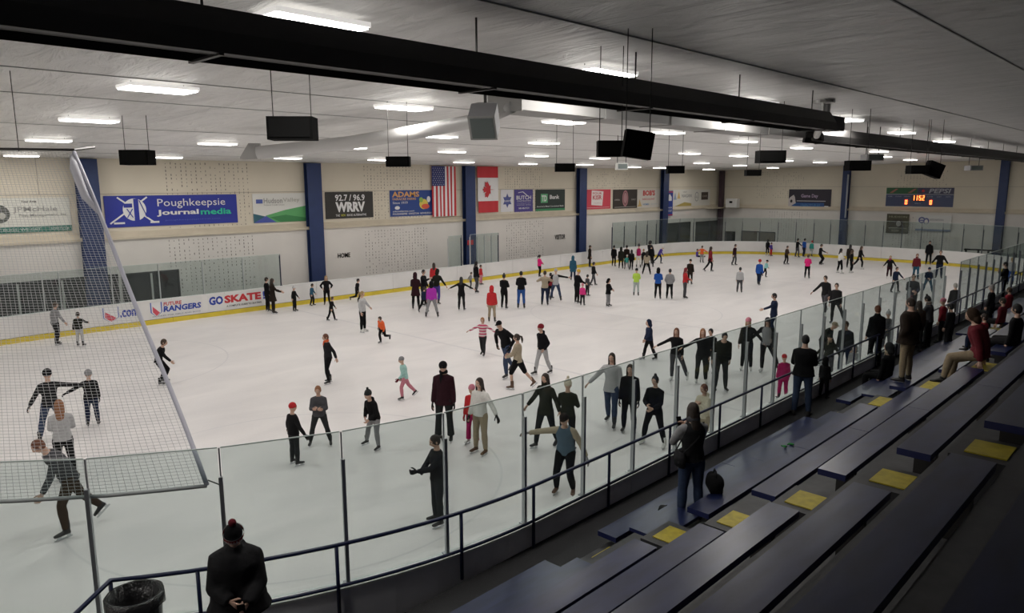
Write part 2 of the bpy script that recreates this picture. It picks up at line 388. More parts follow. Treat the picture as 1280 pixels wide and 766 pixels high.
farrun(562, 578, 1, 'narrow glass panel left of the blue column at the timekeeper box', 2.9, (1,))
farrun(589, 624, 4, 'four narrow glass panels right of the blue column at the timekeeper box', 2.9, (4,))
pts = [(V((far_x(352)-1.9*i, CY1+RR)), V((0, 1))) for i in range(6)]
for i in range(0, 6):
    a = pi/2+(pi/2)*i/6; pts.append((V((CX0+RR*cos(a), CY1+RR*sin(a))), V((cos(a), sin(a)))))
run('rink_glass_screen', 'glass screen above the sponsor boards at the far left of the rink', pts, 2.62, 2.55, mat('pale_post', (.5, .52, .52), .5), endpost=(0,))
# ================================================================== HANDRAIL
rail = empty('handrail', (0, 0, 0), label='dark navy two-bar pipe handrail along the near boards', cat='railing')
path = []; ro = RR+.17
for i in range(0, 15): 
    a = -pi/2-(5.6*(14-i)/14)/ro; path.append((CX0+ro*cos(a), CY0+ro*sin(a)))
path.append((46, CY0-ro))
x0, y0 = path[0]; e0 = U(86, 775, Z=1.66)
full = [(e0.x-.5*(x0-e0.x), e0.y-.5*(y0-e0.y))]+path
ob('top_bar', G().tube([(x, y, 1.66) for x, y in full], .026, 8), NAVY, rail, smooth=True)
ob('middle_bar', G().tube([(x, y, 1.12) for x, y in full], .022, 8), NAVY, rail, smooth=True)
k = 0
while 7.36+1.82*k < 46:
    x = 7.36+1.82*k; ob('post', G().tube([(x, CY0-ro, .7), (x, CY0-ro, 1.66)], .024, 8), NAVY, rail, smooth=True); k += 1
for s in (1.45, 3.15, 4.7, 5.6):
    a = -pi/2-s/ro; x, y = CX0+ro*cos(a), CY0+ro*sin(a)
    ob('post', G().tube([(x, y, .7), (x, y, 1.66)], .024, 8), NAVY, rail, smooth=True)
# ================================================================== BLEACHERS
H0, DH, Wd = 2.30, .54, .325
RHO = [(.635, .49), (.80, .683), (.935, .84), (1.02, .94), (1.105, 1.03), (1.21, 1.145)]    # front / back edge of each seat row
TREAD = mat('bleacher_tread', (.036, .037, .041), .55, var=.35, scale=6, bump=.1)
SEAT = mat('blue_bench', (.014, .021, .072), .30, var=.35, scale=7, bump=.1, stretch=(.3, 1, 1), spec=.4)
SEATE = mat('blue_bench_end', (.008, .014, .085), .5)
PADY = mat('yellow_step', (.46, .37, .015), .55, var=.25, scale=9)
rows = []
for k, (a, b_) in enumerate(RHO):
    h = H0+DH*k; rows.append((CH-h, a*h, b_*h))
rows = [(4.21, .66, .30)]+rows          # the row the camera looks over
terr = tag(empty('bleacher_terrace', (0, 0, 0)), 'dark stepped timber terrace carrying the blue benches', 'bleacher')
for k, (z, yf, ybk) in enumerate(rows[:-1]):
    nxt = rows[k+1]; zt = z-.58 if k else rows[1][0]+.0-.04
    y0, y1 = ybk-.04, nxt[2]-.05
    ob('tread', G().box(XM+.02, y0-.05, zt-.06, 52, y1, zt), TREAD, terr)
    ob('riser', G().box(XM+.02, y1-.03, .7, 52, y1-.005, zt-.06), TREAD, terr)
ob('tread', G().box(XM+.02, rows[-1][2]-.1, .7, 52, rows[-1][2]+.02, .74), TREAD, terr)
ob('platform', G().box(XM+.02, YM+.02, 3.2, 52, .2, 3.75), TREAD, terr)
secs = [(-8.5, None), (8.4, 15.3), (17.1, 26.0), (27.6, 38.0), (39.6, 51.0)]
endL = [7.0, 6.93, 7.05, 7.22, 7.25, 7.3, 6.85]; begR = [8.0, 8.12, 8.32, 8.5, 8.55, 8.56, 8.0]
names = ['nearest', 'second', 'third', 'fourth', 'fifth', 'sixth', 'lowest']
secn = ['left of the first aisle', 'between the first and second aisle', 'just beyond the second aisle', 'just beyond the third aisle', 'farthest section']
for k, (z, yf, ybk) in enumerate(rows):
    for si, (xa, xb) in enumerate(secs):
        if si == 0: xb = endL[k]
        if si == 1: xa = begR[k]
        if k == 0 and si == 0: xb = 6.0
        e = empty('bleacher_bench', ((xa+xb)/2, (yf+ybk)/2, z-.45), label='blue bench, %s, %s' % ((['top row', 'second row down', 'third row down', 'fourth row down', 'third row up', 'second row up', 'lowest row'][k]), secn[si]), cat='bench', group='blue bleacher benches')
        ox, oy, oz = e.location
        n = max(1, round((xb-xa)/3.7)); L = (xb-xa)/n
        for i in range(n):
            g = G().box(xa+L*i+.004-ox, ybk-oy, z-.075-oz, xa+L*(i+1)-.004-ox, yf-oy, z-oz)
            g.m = [0, 0, 1, 1, 1, 1]
            o = ob('seat_plank', g, [SEAT, SEATE], e)
        if k == 6:
            fz = 1.21; fy0, fy1 = 4.98, 5.50
            for i in range(n):
                g = G().box(xa+L*i+.004-ox, fy0-oy, fz-.05-oz, xa+L*(i+1)-.004-ox, fy1-oy, fz-oz); g.m = [0, 0, 1, 1, 1, 1]
                ob('foot_plank', g, [SEAT, SEATE], e)
        zt = (rows[k][0]-.58) if k < 6 else .74
        hb = min(.5, z-.05-zt) 
        for i in range(n+1):
            xx = min(max(xa+L*i, xa+.5), xb-.5)
            ob('bracket', G().box(xx-.04-ox, ybk+.05-oy, z-.05-hb-oz, xx+.04-ox, yf-.06-oy, z-.075-oz), DARKM, e)
# aisle steps with yellow pads
for ai, xc in enumerate((None, 16.2, 26.8, 38.8)):
    for k in range(1, 7):
        z, yf, ybk = rows[k]; zt = z-.14
        c_ = xc or [0, 7.70, 7.76, 7.85, 7.90, 7.95, 7.75][k]; hw = .34 if ai == 0 else .5
        xa, xb = c_-hw, c_+hw
        if k == 6: ybk, yf = 5.5, 5.78
        pad0, pad1 = ybk+.02, yf+.02
        zb = (rows[k][0]-.58) if k < 6 else .7
        o = tag(ob('aisle_step', G().box(xa, pad0-.06, zb, xb, pad1+.1, zt-.012), TREAD), 'grey aisle step with yellow pad, row %s from the walkway, %s aisle' % (['', 'six', 'five', 'four', 'three', 'two', 'one'][k], ['first', 'second', 'third', 'fourth'][ai]), 'step', 'yellow-marked aisle steps')
        ob('yellow_pad', G().box(xa+.13, pad0, zt-.012, xb-.13, pad1, zt), PADY, o)
# ================================================================== CEILING FIXTURES
LPX = [(388,30),(752,92),(943,130),(1057,150),(1127,166),(1180,177),(1218,186),(1248,192),(1275,197),(198,112),(505,135),(705,153),(835,166),(930,177),(1002,185),(1105,196),(1138,200),(112,151),(549,171),(680,179),(750,198),(862,192),(61,176),(272,180),(438,185),(565,190),(671,195),(982,201),(1025,203),(27,195),(209,197),(360,198),(475,200),(580,203),(660,205),(731,206),(792,209),(877,204),(925,207),(886,212),(966,210)]
lamps = [Uceil(u, v, .1) for u, v in LPX]
nview = len(lamps)
for x in (-6, -1):  # unseen lamps added past the left edge so the light stays even
    for y in (7, 12.3, 17.6, 23, 29.8): lamps.append(V((x, y, zc(y)-.1)))
for p in ((39, 12.6), (36, 18.5), (48, 31)): lamps.append(V((*p, zc(p[1])-.1)))
DIFF = mat('lamp_diffuser', (1.0, .97, .93), .5, emit=16); HOUS = mat('lamp_housing_glow', (1, .97, .93), .4, emit=.7)  # housing glow is added to brighten the ceiling around each lamp
hg = G().box(-.53, -.29, .0, .53, .29, .05).mesh('housing', [HOUS])
g = G().box(-.51, -.27, -.02, .51, .27, -.002); dgm = g.mesh('diffuser', [DIFF])
wg = G()
for sx in (-.4, .4): wg.box(sx-.004, -.004, .05, sx+.004, .004, .1)
wgm = wg.mesh('hanger', [DARKM])
ll = bpy.data.lights.new('fixture_light', 'AREA'); ll.shape = 'RECTANGLE'; ll.size = 1.0; ll.size_y = .5; ll.energy = LAMP_W; ll.color = (1.0, .955, .90)
ORD = ['leftmost', 'second', 'third', 'fourth', 'fifth', 'sixth', 'seventh', 'eighth', 'ninth', 'tenth', 'eleventh']
ROWN = ['first row above the black heater', 'second row out over the ice', 'middle row over the ice', 'fourth row over the ice', 'last row along the far long wall']
rowid = lambda y: 0 if y < 10.4 else 1 if y < 15.6 else 2 if y < 20.8 else 3 if y < 26.5 else 4
for i, p in enumerate(lamps):
    if i < nview or i >= nview+10:
        o_ = sorted(q.x for q in lamps[:nview]+lamps[nview+10:] if rowid(q.y) == rowid(p.y)).index(p.x)
        lab = 'bright ceiling light, %s%s in the %s' % (ORD[o_], '' if o_ == 0 else ' from the left', ROWN[rowid(p.y)])
    else: lab = 'unseen rectangular ceiling light added beyond the left edge of the picture'
    e = empty('ceiling_light', p, label=lab, cat='light', group='ceiling lights over the ice')
    link('housing', hg, e); link('diffuser', dgm, e); link('hanger', wgm, e)
    lo = bpy.data.objects.new('lamp_light', ll); C.objects.link(lo); lo.parent = e; lo.location = (0, 0, -.04)
# radiant heaters over the bleachers
def heater(name, x0, x1, y, z, label, tz=None):
    e = empty(name, (x0, y, z), label=label, cat='heater', group='black tube heaters over the walkway')
    g = G(); L = x1-x0
    prof = [(-.27, 0), (-.25, .16), (-.12, .36), (.12, .36), (.25, .16), (.27, 0), (.22, -.01), (.2, .12), (.1, .3), (-.1, .3), (-.2, .12), (-.22, -.01)]
    g.add([(0, a, b_) for a, b_ in prof]+[(L, a, b_) for a, b_ in prof], [(i, (i+1) % 12, 12+(i+1) % 12, 12+i) for i in range(12)]+[tuple(range(11, -1, -1)), tuple(range(12, 24))])
    ob('reflector', g, DARKM, e)
    ob('tube', G().tube([(0, 0, .07), (L, 0, .07)], .05, 10), mat('heater_tube', (.05, .045, .04), .6), e, smooth=True)
    x = .8
    while x < L:
        ob('hanger', G().box(x-.008, -.008, .36, x+.008, .008, zc(y)-z), DARKM, e)
        ob('bracket', G().box(x-.02, -.28, -.02, x+.02, .28, .0), DARKM, e); x += 2.9
    return e
heater('tube_heater', -4, 14.8, 5.85, 6.95, 'long black tube heater hanging across the top of the picture')
heater('tube_heater', 18.4, 47.5, 6.95+.55, 6.95, 'far black tube heater section right of the flue pipe')
fl = empty('flue_pipe', (15.8, 6.2, 7.0), label='grey metal flue pipe joining the two black heaters to the ceiling', cat='pipe')
STEEL = mat('galvanised', (.45, .45, .44), .4, metal=.6)
ob('pipe', G().tube([(.5, .2, .62), (.5, .2, .25), (.9, .5, .1), (2.3, 1.1, .08)], .08, 10), STEEL, fl, smooth=True)
ob('burner_box', G().box(-1.0, -.5, -.02, -.3, -.15, .25), DARKM, fl); ob('ceiling_flange', G().tube([(.1, .1, .6), (.1, .1, .66)], .22, 12), STEEL, fl); ob('gas_pipe', G().tube([(.1, .1, .6), (.1, .1, .2), (-.4, -.3, .2)], .03, 8), STEEL, fl)
# white rectangular duct and the fabric sleeve
DUCT = mat('white_duct', (.40, .395, .385), .5, var=.06, scale=1)
e = empty('air_duct', (6.84, 6.3, 6.9)); 
dz = 7.05; pA = U(652, 137, Z=dz); pB = U(1040, 171, Z=dz)
e.location = (pA.x, pA.y, dz)
tag(e, 'white boxed sheet metal air duct under the ceiling behind the black heater', 'duct')
n = 5; Ld = (pB.x-pA.x)/n
e.location = V((pA.x, pA.y+.35, dz)); 
for i in range(n): ob('duct_section', G().box(Ld*i+.01, -.35, 0, Ld*(i+1)-.01, .35, .27), DUCT, e)
for i in range(n): ob('flange', G().box(Ld*i-.01, -.365, -.015, Ld*i+.01, .365, .285), DUCT, e)
sl = [U(640, 134, Z=7.1), U(600, 150, Z=7.05), U(520, 165, Z=7.0), U(440, 178, Z=6.95), U(370, 186, Z=6.9), U(322, 191, Z=6.8)]
tag(ob('fabric_duct', G().tube(sl, [.09, .12, .14, .16, .18, .17], 14), mat('fabric_duct', (.6, .595, .59), .55, bump=.3, scale=3), smooth=True), 'long round white fabric air sleeve hanging under the ceiling', 'duct')
p = sl[-1]; e = empty('air_diffuser', p, rz=.2, label='white cone shaped air outlet at the end of the fabric sleeve', cat='vent')
ob('cone', G().loft([(V((0, .1, .25)), V((1, 0, 0)), V((0, 1, 0)), .2, .2), (V((0, .3, -.12)), V((1, 0, 0)), V((0, 1, 0)), .34, .34), (V((0, .3, -.16)), V((1, 0, 0)), V((0, 1, 0)), .34, .34)], 4), DUCT, e)
# grey unit heater box
X0, Z0 = V((1, 0, 0)), V((0, 0, 1))
def unit(u, v, sz, label, z=6.75, rz=0.0, m=None):
    p = U(u, v, Z=z); e = empty('unit_heater', p, rz, label=label, cat='heater', group='unit heaters under the ceiling')
    m = m or mat('unit_grey', (.30, .30, .31), .5)
    s = sz; T = M.Rotation(R(38), 4, 'X')
    g = G(); g.loft([(V((0, -.5*s, -.0)), X0, Z0, s*.62, s*.62), (V((0, .25*s, 0)), X0, Z0, s*.62, s*.62), (V((0, .6*s, .0)), X0, Z0, s*.38, s*.38)], 4)
    T2 = T; g.v = [tuple(T2 @ (M.Rotation(pi/4, 4, 'Y') @ V(p_))) for p_ in g.v]; ob('housing', g, m, e)
    ob('frame', G().box(-.45*s, -.53*s, -.45*s, .45*s, -.5*s, .45*s, 0, T), DUCT, e); ob('grille', G().box(-.38*s, -.545*s, -.38*s, .38*s, -.53*s, .38*s, 0, T), mat('grille_grey', (.16, .19, .185), .5), e)
    ob('hanger', G().box(-.02, s*.1, s*.3, .02, s*.15, zc(p.y)-z-.02), DARKM, e)
unit(606, 149, .42, 'grey slanted unit heater box below the near end of the air duct', 6.85, -.95)
def vent(u, v, w_, h_, z, label, m):
    p = U(u, v, Z=z); e = empty('ceiling_vent', p, -.8, label=label, cat='vent', group='vent boxes under the ceiling'); d = (p-CAM).length; W, Hh = w_/F*d, h_/F*d
    ob('housing', G().box(-W/2, -.25, -Hh/2, W/2, .25, Hh/2), m, e); ob('grille', G().box(-W*.42, -.265, -Hh*.36, W*.42, -.25, Hh*.36), mat('grille_grey', (.16, .19, .185), .5), e)
    for t in (-1, 1): ob('hanger', G().box(t*W*.4-.01, -.01, Hh/2, t*W*.4+.01, .01, zc(p.y)-z-.02), DARKM, e)
vent(777, 208, 13, 8, 6.5, 'small white box hanging between the dark loudspeakers at the ceiling centre', mat('vent_white', (.7, .7, .68), .5))
vent(1090, 197, 17, 7, 6.7, 'small grey vent box left of the scoreboard under the ceiling', mat('unit_grey', (.30, .30, .31), .5))
vent(1217, 210, 13, 5, 6.6, 'small grey vent box right of the scoreboard under the ceiling', MT['unit_grey'])
# loudspeakers
def speaker(u, v, w_, h_, z, label, rz=None, tilt=0):
    p = U(u, v, Z=z); d = (p-CAM).length; W, Hh = w_/F*d, h_/F*d
    a = math.atan2(p.y, p.x)
    e = empty('loudspeaker', p, (rz if rz is not None else 0), label=label, cat='speaker', group='black loudspeakers under the ceiling')
    T = M.Rotation(tilt, 4, 'Y'); D = min(W*.6, .55)
    ob('cabinet', G().box(-W/2, -D/2, -Hh/2, W/2, D/2, Hh/2, 0, T), BLACK, e)
    ob('grille', G().box(-W/2+.03, -D/2-.015, -Hh/2+.03, W/2-.03, -D/2, Hh/2-.03, 0, T), mat('speaker_grille', (.009, .009, .009), .9, spec=.1), e)
    top = zc(p.y)-p.z
    for s in (-1, 1):
        ob('chain', G().box(s*W*.42-.005, -.005, Hh/2-.06, s*W*.42+.005, .005, top-.02), DARKM, e)
for a in [(366, 161, 52, 26, 6.65, 'large black loudspeaker box hanging right of the upper left ceiling light', -.75), (172, 197, 31, 16, 6.55, 'black loudspeaker box above the blue banner with white round emblem', -.8),
          (498, 202, 28, 12, 6.4, 'black loudspeaker box left of the striped flag', -.8), (763, 186, 32, 19, 6.4, 'black loudspeaker hanging level beside the tilted one', -.8), (797, 181, 34, 32, 6.4, 'big tilted black loudspeaker hanging at the centre of the ceiling', -.8, .15),
          (706, 209.5, 24, 10, 6.3, 'black loudspeaker above the dark green bank banner', -.8), (844, 212, 20, 9, 6.3, 'black loudspeaker right of the column with the narrow blue banner', -.8), (963, 196, 30, 14, 6.5, 'black loudspeaker box left of the far heater start', -.8),
          (941, 216, 17, 7, 6.25, 'small black loudspeaker in front of the far corner of the end wall', -.8), (1072, 207, 24, 11, 6.35, 'black loudspeaker box above the blue column of the end wall', -.8), (1147, 212, 20, 9, 6.3, 'black level loudspeaker above the scoreboard', -.8), (1167, 212, 16, 15, 6.3, 'black tilted loudspeaker above the scoreboard', -.8, .35)]:
    speaker(*a[:6], rz=a[6], tilt=a[7] if len(a) > 7 else 0)
# ================================================================== BANNERS
def text_mesh(body, bold=0.0, shear=0):
    cu = bpy.data.curves.new('t', 'FONT'); cu.body = body; cu.offset = bold; cu.shear = shear; cu.resolution_u = 2
    o = bpy.data.objects.new('t', cu); C.objects.link(o)
    dg_ = bpy.context.evaluated_depsgraph_get(); me = bpy.data.meshes.new_from_object(o.evaluated_get(dg_))
    bpy.data.objects.remove(o); me.materials.clear(); return me
def fit(me, x0, y0, x1, y1, T, lift):
    xs = [v.co.x for v in me.vertices]; ys = [v.co.y for v in me.vertices]
    a, b_, c, d = min(xs), max(xs), min(ys), max(ys)
    for v in me.vertices:
        v.co = T @ V((x0+(v.co.x-a)/(b_-a)*(x1-x0), y0+(v.co.y-c)/(d-c)*(y1-y0), lift))
pc = {}
def paint(c): 
    k = tuple(round(x, 3) for x in c)
    return mat('print_%d_%d_%d' % tuple(int(x*255) for x in k), k, .55)
Wt, Bk, Rd, Gr, Yl, Nv = (.8, .8, .8), (.02, .02, .02), (.55, .03, .04), (.03, .30, .16), (.8, .6, .05), (.02, .04, .25)
def banner(u0, v0, u1, v1, base, items, label, wall='Y', name='banner', cat='banner', off=None, group='sponsor banners on the walls', plane=None):
    """rect given by pixel corners (upper left, lower right); items use fractions of the rect, origin lower left"""
    if wall == 'Y':
        y = (plane or WY+.1)-.02; a = U(u0, v0, Y=y); b_ = U(u1, v1, Y=y)
        x0, x1, z1, z0 = a.x, b_.x, a.z, b_.z
        zc1 = U((u0+u1)/2, v0, Y=y).z
        L, Hh = x1-x0, a.z-U(u0, v0+(v1-v0), Y=y).z
        T = M.Translation((x0, y, a.z-Hh)) @ M.Rotation(pi/2, 4, 'X')
    else:
        x = (plane or WX+.08)-.02; a = U(u0, v0, X=x); b_ = U(u1, v1, X=x); L = a.y-b_.y; Hh = a.z-U(u0, v1, X=x).z
        T = M.Translation((x, a.y, a.z-Hh)) @ M.Rotation(-pi/2, 4, 'Z') @ M.Rotation(pi/2, 4, 'X')
    o = ob(name, G().box(0, 0, -.012, L, Hh, 0, 0, T), mat('vinyl_%s' % '_'.join(str(int(c*99)) for c in base), base, .5))
    tag(o, label, cat, group)
    for i, it in enumerate(items):
        k = it[0]; lift = .004+.003*i
        if k == 't':
            _, s, fx0, fy0, fx1, fy1, col = it[:7]; me = text_mesh(s, it[7] if len(it) > 7 else .01, it[8] if len(it) > 8 else 0)
            fit(me, fx0*L, fy0*Hh, fx1*L, fy1*Hh, T, lift); me.materials.append(paint(col)); link('lettering', me, o)
        elif k == 'r':
            _, fx0, fy0, fx1, fy1, col = it; ob('color_field', G().box(fx0*L, fy0*Hh, lift-.002, fx1*L, fy1*Hh, lift, 0, T), paint(col), o)
        elif k == 'p':
            _, pts, col = it[:3]; n = len(pts)
            g = G(); g.add([(a_*L, b__*Hh, lift) for a_, b__ in pts], [tuple(range(n))], 0, T); ob('emblem', g, paint(col), o)
        elif k == 'e':
            _, cx, cy, rx, ry, col = it; g = G(); g.add([(cx*L+rx*Hh*cos(2*pi*j/28), cy*Hh+ry*Hh*sin(2*pi*j/28), lift) for j in range(28)], [tuple(range(28))], 0, T); ob('emblem', g, paint(col), o)
        elif k == 'l':
            _, ax_, ay_, bx_, by_, wd, col = it; p, q = V((ax_*L, ay_*Hh, lift)), V((bx_*L, by_*Hh, lift)); d = (q-p).normalized(); n_ = V((-d.y, d.x, 0))*wd*Hh/2
            g = G(); g.add([p-n_, q-n_, q+n_, p+n_], [(0, 1, 2, 3)], 0, T); ob('emblem_line', g, paint(col), o)
    return o
GT = (.35, .35, .33)
banner(-22, 248, 91, 293, (.70, .70, .64), [('r', 0, 0, 1, .17, (.04, .18, .14)), ('e', .16, .55, .26, .26, (.10, .11, .10)), ('e', .13, .6, .08, .08, (.5, .5, .46)), ('e', .19, .5, .09, .09, (.5, .5, .46)), ('t', 'Your Area', .42, .86, .60, .93, Bk), ('t', 'JPMcHale', .32, .56, .84, .75, GT), ('t', 'Pest Management, Inc.', .38, .44, .96, .54, GT), ('t', 'GOT BUGS, WE GET', .02, .04, .62, .13, (.5, .6, .55)), ('t', 'NOPESTS.COM', .74, .04, .96, .13, (.5, .6, .55))],
       'pale grey banner with green bottom strip at the left edge of the wall')
banner(129, 245, 298, 285, (.02, .035, .33), [('l', .03, .12, .30, .95, .05, Wt), ('l', .34, .12, .09, .95, .05, Wt), ('r', .055, .1, .13, .16, Wt), ('r', .31, .1, .375, .16, Wt), ('e', .205, .55, .36, .36, Wt), ('r', .13, .62, .19, .75, (.02, .035, .33)), ('p', [(.2, .15), (.235, .15), (.235, .9), (.2, .9)], (.02, .035, .33)), ('l', .24, .85, .29, .3, .03, (.02, .035, .33)), ('l', .15, .3, .19, .58, .03, (.02, .035, .33)), ('l', .19, .3, .15, .58, .03, (.02, .035, .33)),
       ('t', 'Poughkeepsie', .37, .56, .90, .88, Wt, 0), ('t', 'Journal', .36, .30, .68, .52, Wt, .03), ('t', 'media', .695, .32, .945, .53, (.03, .55, .35), .025), ('t', 'poughkeepsiejournal.com', .42, .14, .85, .2, (.1, .15, .5), 0)],
       'bright blue banner with crossed hockey sticks and white round emblem')
banner(315, 242, 383, 279, (.74, .74, .70), [('p', [(0, 0), (0, .32), (.25, .2), (.5, 0)], (.03, .12, .16)), ('p', [(0, 0), (.25, .25), (.5, 0)], (.07, .1, .4)), ('p', [(.22, .24), (.6, .42), (1, .55), (1, 0), (.42, 0)], (.12, .42, .15)), ('p', [(.3, .18), (.6, .25), (1, .12), (1, 0), (.5, 0)], (.05, .24, .08)), ('r', .06, .66, .18, .8, (.08, .12, .4)), ('t', 'Hudson', .2, .66, .55, .84, GT, .015), ('t', 'Valley', .56, .66, .88, .84, (.45, .45, .4), 0), ('t', 'Federal Credit Union', .2, .58, .58, .63, GT)],
       'white banner with green and blue hills left of the second blue column')
banner(406, 240, 467, 274, (.03, .028, .025), [('t', '92.7 / 96.9', .2, .66, .82, .9, Wt, .02), ('t', 'WRRV', .2, .24, .82, .62, Wt, .05), ('t', 'THE', .2, .08, .28, .16, Wt), ('t', 'NEW', .31, .08, .4, .16, (.6, .6, .05)), ('t', 'ROCK ALTERNATIVE', .43, .08, .84, .16, Wt)], 'black radio station banner with white numbers')
banner(487, 238, 541, 271, (.02, .06, .26), [('t', 'ADAMS', .05, .74, .68, .95, (.75, .4, .12), .03), ('t', 'FAIRACRE FARMS', .06, .62, .60, .71, (.75, .45, .2)), ('t', 'Since 1919', .06, .48, .4, .57, Wt, 0), ('e', .16, .33, .12, .07, Wt), ('e', .78, .45, .22, .2, (.75, .6, .1)), ('e', .72, .62, .1, .1, (.3, .5, .1)), ('e', .9, .64, .09, .12, Wt), ('e', .82, .36, .2, .1, (.7, .1, .05)), ('t', 'adamsfarms.com', .05, .17, .55, .23, Wt), ('t', 'POUGHKEEPSIE  KINGSTON  NEWBURGH', .05, .06, .96, .13, Wt)], 'blue farm market banner with orange lettering and fruit picture')
# flags
def flag(u0, v0, u1, v1, kind, label):
    y = WY-.02; a, b_ = U(u0, v0, Y=y), U(u1, v0, Y=y); zt, zb = a.z, U(u0, v1, Y=y).z; L = b_.x-a.x; Hh = zt-zb
    e = empty('flag', (a.x, y, zb), label=label, cat='flag')
    def cloth(name, f0, f1, h0, h1, col, lift=0, n=10):
        g = G(); vs_ = []; fs = []
        for j in range(5):
            for i in range(n+1):
                fx = f0+(f1-f0)*i/n; fz = h0+(h1-h0)*j/4
                vs_.append((fx*L, -.03-lift+.03*sin(fx*16+fz)*(1.1-fz)-.0, fz*Hh-.12*(1-fz)*fx*0))
        for j in range(4):
            for i in range(n): k = j*(n+1)+i; fs.append((k, k+1, k+n+2, k+n+1))
        g.add(vs_, fs); ob(name, g, paint(col), e, smooth=True)
    if kind == 'us':
        for i in range(13): cloth('stripe', i/13, (i+1)/13, 0, 1, Rd if i % 2 == 0 else Wt, 0, 3)
        cloth('canton', -.005, 7/13, .61, 1, (.02, .03, .16), .012, 12)
        g = G()
        for j in range(9):
            for i in range(6 if j % 2 == 0 else 5):
                cx = (.05+.0865*i+(0 if j % 2 == 0 else .043))*L; cz = (.64+.04*j)*Hh; yy = -.055+.03*sin(cx/L*16+cz/Hh)*(1.1-cz/Hh); r = .035
                P = [(cx+(r if k % 2 == 0 else r*.4)*sin(k*pi/5), yy, cz+(r if k % 2 == 0 else r*.4)*cos(k*pi/5)) for k in range(10)]
                g.add(P, [tuple(range(10))])
        ob('stars', g, paint(Wt), e)
    else:
        cloth('red_band', 0, 1, .76, 1, Rd); cloth('white_band', .03, 1, .25, .76, Wt); cloth('red_band', .06, 1, 0, .25, Rd)
        lf = [(0, -.5), (.02, -.12), (.28, -.16), (.22, -.06), (.5, .12), (.42, .17), (.46, .34), (.3, .3), (.26, .36), (.12, .2), (.18, .46), (.08, .42), (0, .56)]
        P = lf+[(-x, z) for x, z in reversed(lf[:-1])][:-0 or None]
        g = G(); s = .33*Hh; T = M.Translation((.53*L, -.075, .5*Hh)) @ M.Rotation(-pi/2, 4, 'Y')
        g.add([(x*s*1.1, 0, z*s*1.1) for x, z in P], [tuple(range(len(P)))], 0, T)
        ob('maple_leaf', g, paint(Rd), e)
flag(539, 207.5, 569, 271, 'us', 'red and white striped flag with starry blue canton hung vertically')
flag(596, 208, 622, 266, 'ca', 'red and white maple leaf flag hung vertically')
hexst = lambda r1, r2: [(.5+(r1 if k % 2 == 0 else r2)*sin(k*pi/6)*1.15, .5+(r1 if k % 2 == 0 else r2)*cos(k*pi/6)) for k in range(12)]
banner(626, 237, 642, 265, (.75, .75, .78), [('p', hexst(.33, .19), (.08, .1, .3)), ('t', 'SHERIFF', .3, .45, .7, .52, Wt)], 'small white banner with dark blue six-pointed star')
banner(643, 237, 666, 265, (.08, .06, .28), [('l', .2, .86, .45, .9, .03, Wt), ('l', .45, .9, .72, .7, .04, Wt), ('t', 'BUTCH', .1, .55, .9, .73, Wt, .02), ('t', 'CONSTRUCTION', .12, .46, .88, .51, Wt), ('t', 'remodeling and repair', .12, .36, .88, .41, (.5, .5, .6)), ('t', 'ROOFING  SIDING', .12, .28, .88, .33, (.5, .5, .6)), ('t', '845-4BUTCH', .22, .12, .78, .2, Wt)], 'purple builder banner right of the star banner')
banner(669.5, 237, 706, 264, (.02, .035, .03), [('r', 0, 0, 1, .1, (.05, .28, .12)), ('r', .17, .38, .40, .8, (.12, .42, .2)), ('t', 'TD', .2, .45, .37, .73, Wt, .03), ('t', 'Bank', .47, .55, .8, .74, Wt, .02), ('t', "America's Most Convenient Bank", .03, .18, .95, .25, Wt)], 'dark green bank banner with white lettering')
banner(730, 237, 763, 262, (.60, .06, .09), [('p', [(.27, .22), (.68, .16), (.72, .9), (.28, .96)], (.78, .72, .7)), ('t', 'FOUR', .32, .74, .66, .86, (.55, .1, .12), .02), ('t', 'KISR', .32, .48, .66, .71, (.55, .1, .12), .03), ('t', 'radio', .36, .28, .62, .35, (.6, .4, .4)), ('r', .05, .07, .95, .09, (.75, .5, .5))], 'red banner with tilted white square right of the fourth blue column')
banner(766.5, 237, 796, 261, (.045, .035, .03), [('e', .5, .53, .26, .42, (.55, .25, .28)), ('e', .5, .53, .22, .37, (.25, .12, .13)), ('e', .5, .55, .16, .27, (.45, .25, .26)), ('t', 'OPEN', .06, .42, .26, .5, (.45, .42, .4)), ('t', 'DAILY', .76, .42, .94, .5, (.45, .42, .4)), ('r', .05, .06, .95, .09, (.4, .38, .35))], 'dark brown banner with reddish oval emblem')
banner(797, 237, 824, 260, (.74, .70, .64), [('t', "BOB'S", .24, .66, .78, .96, (.65, .05, .05), .04), ('t', 'DISCOUNT', .22, .42, .78, .52, (.65, .1, .1), .01), ('p', [(.0, .08), (.06, .2), (.08, .5), (.15, .25), (.2, .08)], (.7, .5, .2)), ('t', 'HOMES', .25, .14, .52, .24, (.2, .35, .6), .02), ('t', 'family', .6, .14, .9, .24, (.5, .55, .6), 0)], 'white banner with red lettering left of the fifth blue column')
b = banner(833, 238.5, 840.5, 270, (.02, .05, .3), [('r', 0, .93, 1, .97, Rd), ('p', [(.2, .6), (.8, .6), (.8, .75), (.5, .88), (.2, .75)], Wt), ('t', 'JUNIOR', .12, .28, .88, .36, Wt), ('t', 'HOCKEY', .12, .16, .88, .25, Wt), ('r', 0, .02, 1, .06, Rd)], 'narrow tall blue banner beside the fifth blue column', plane=WY-.14)
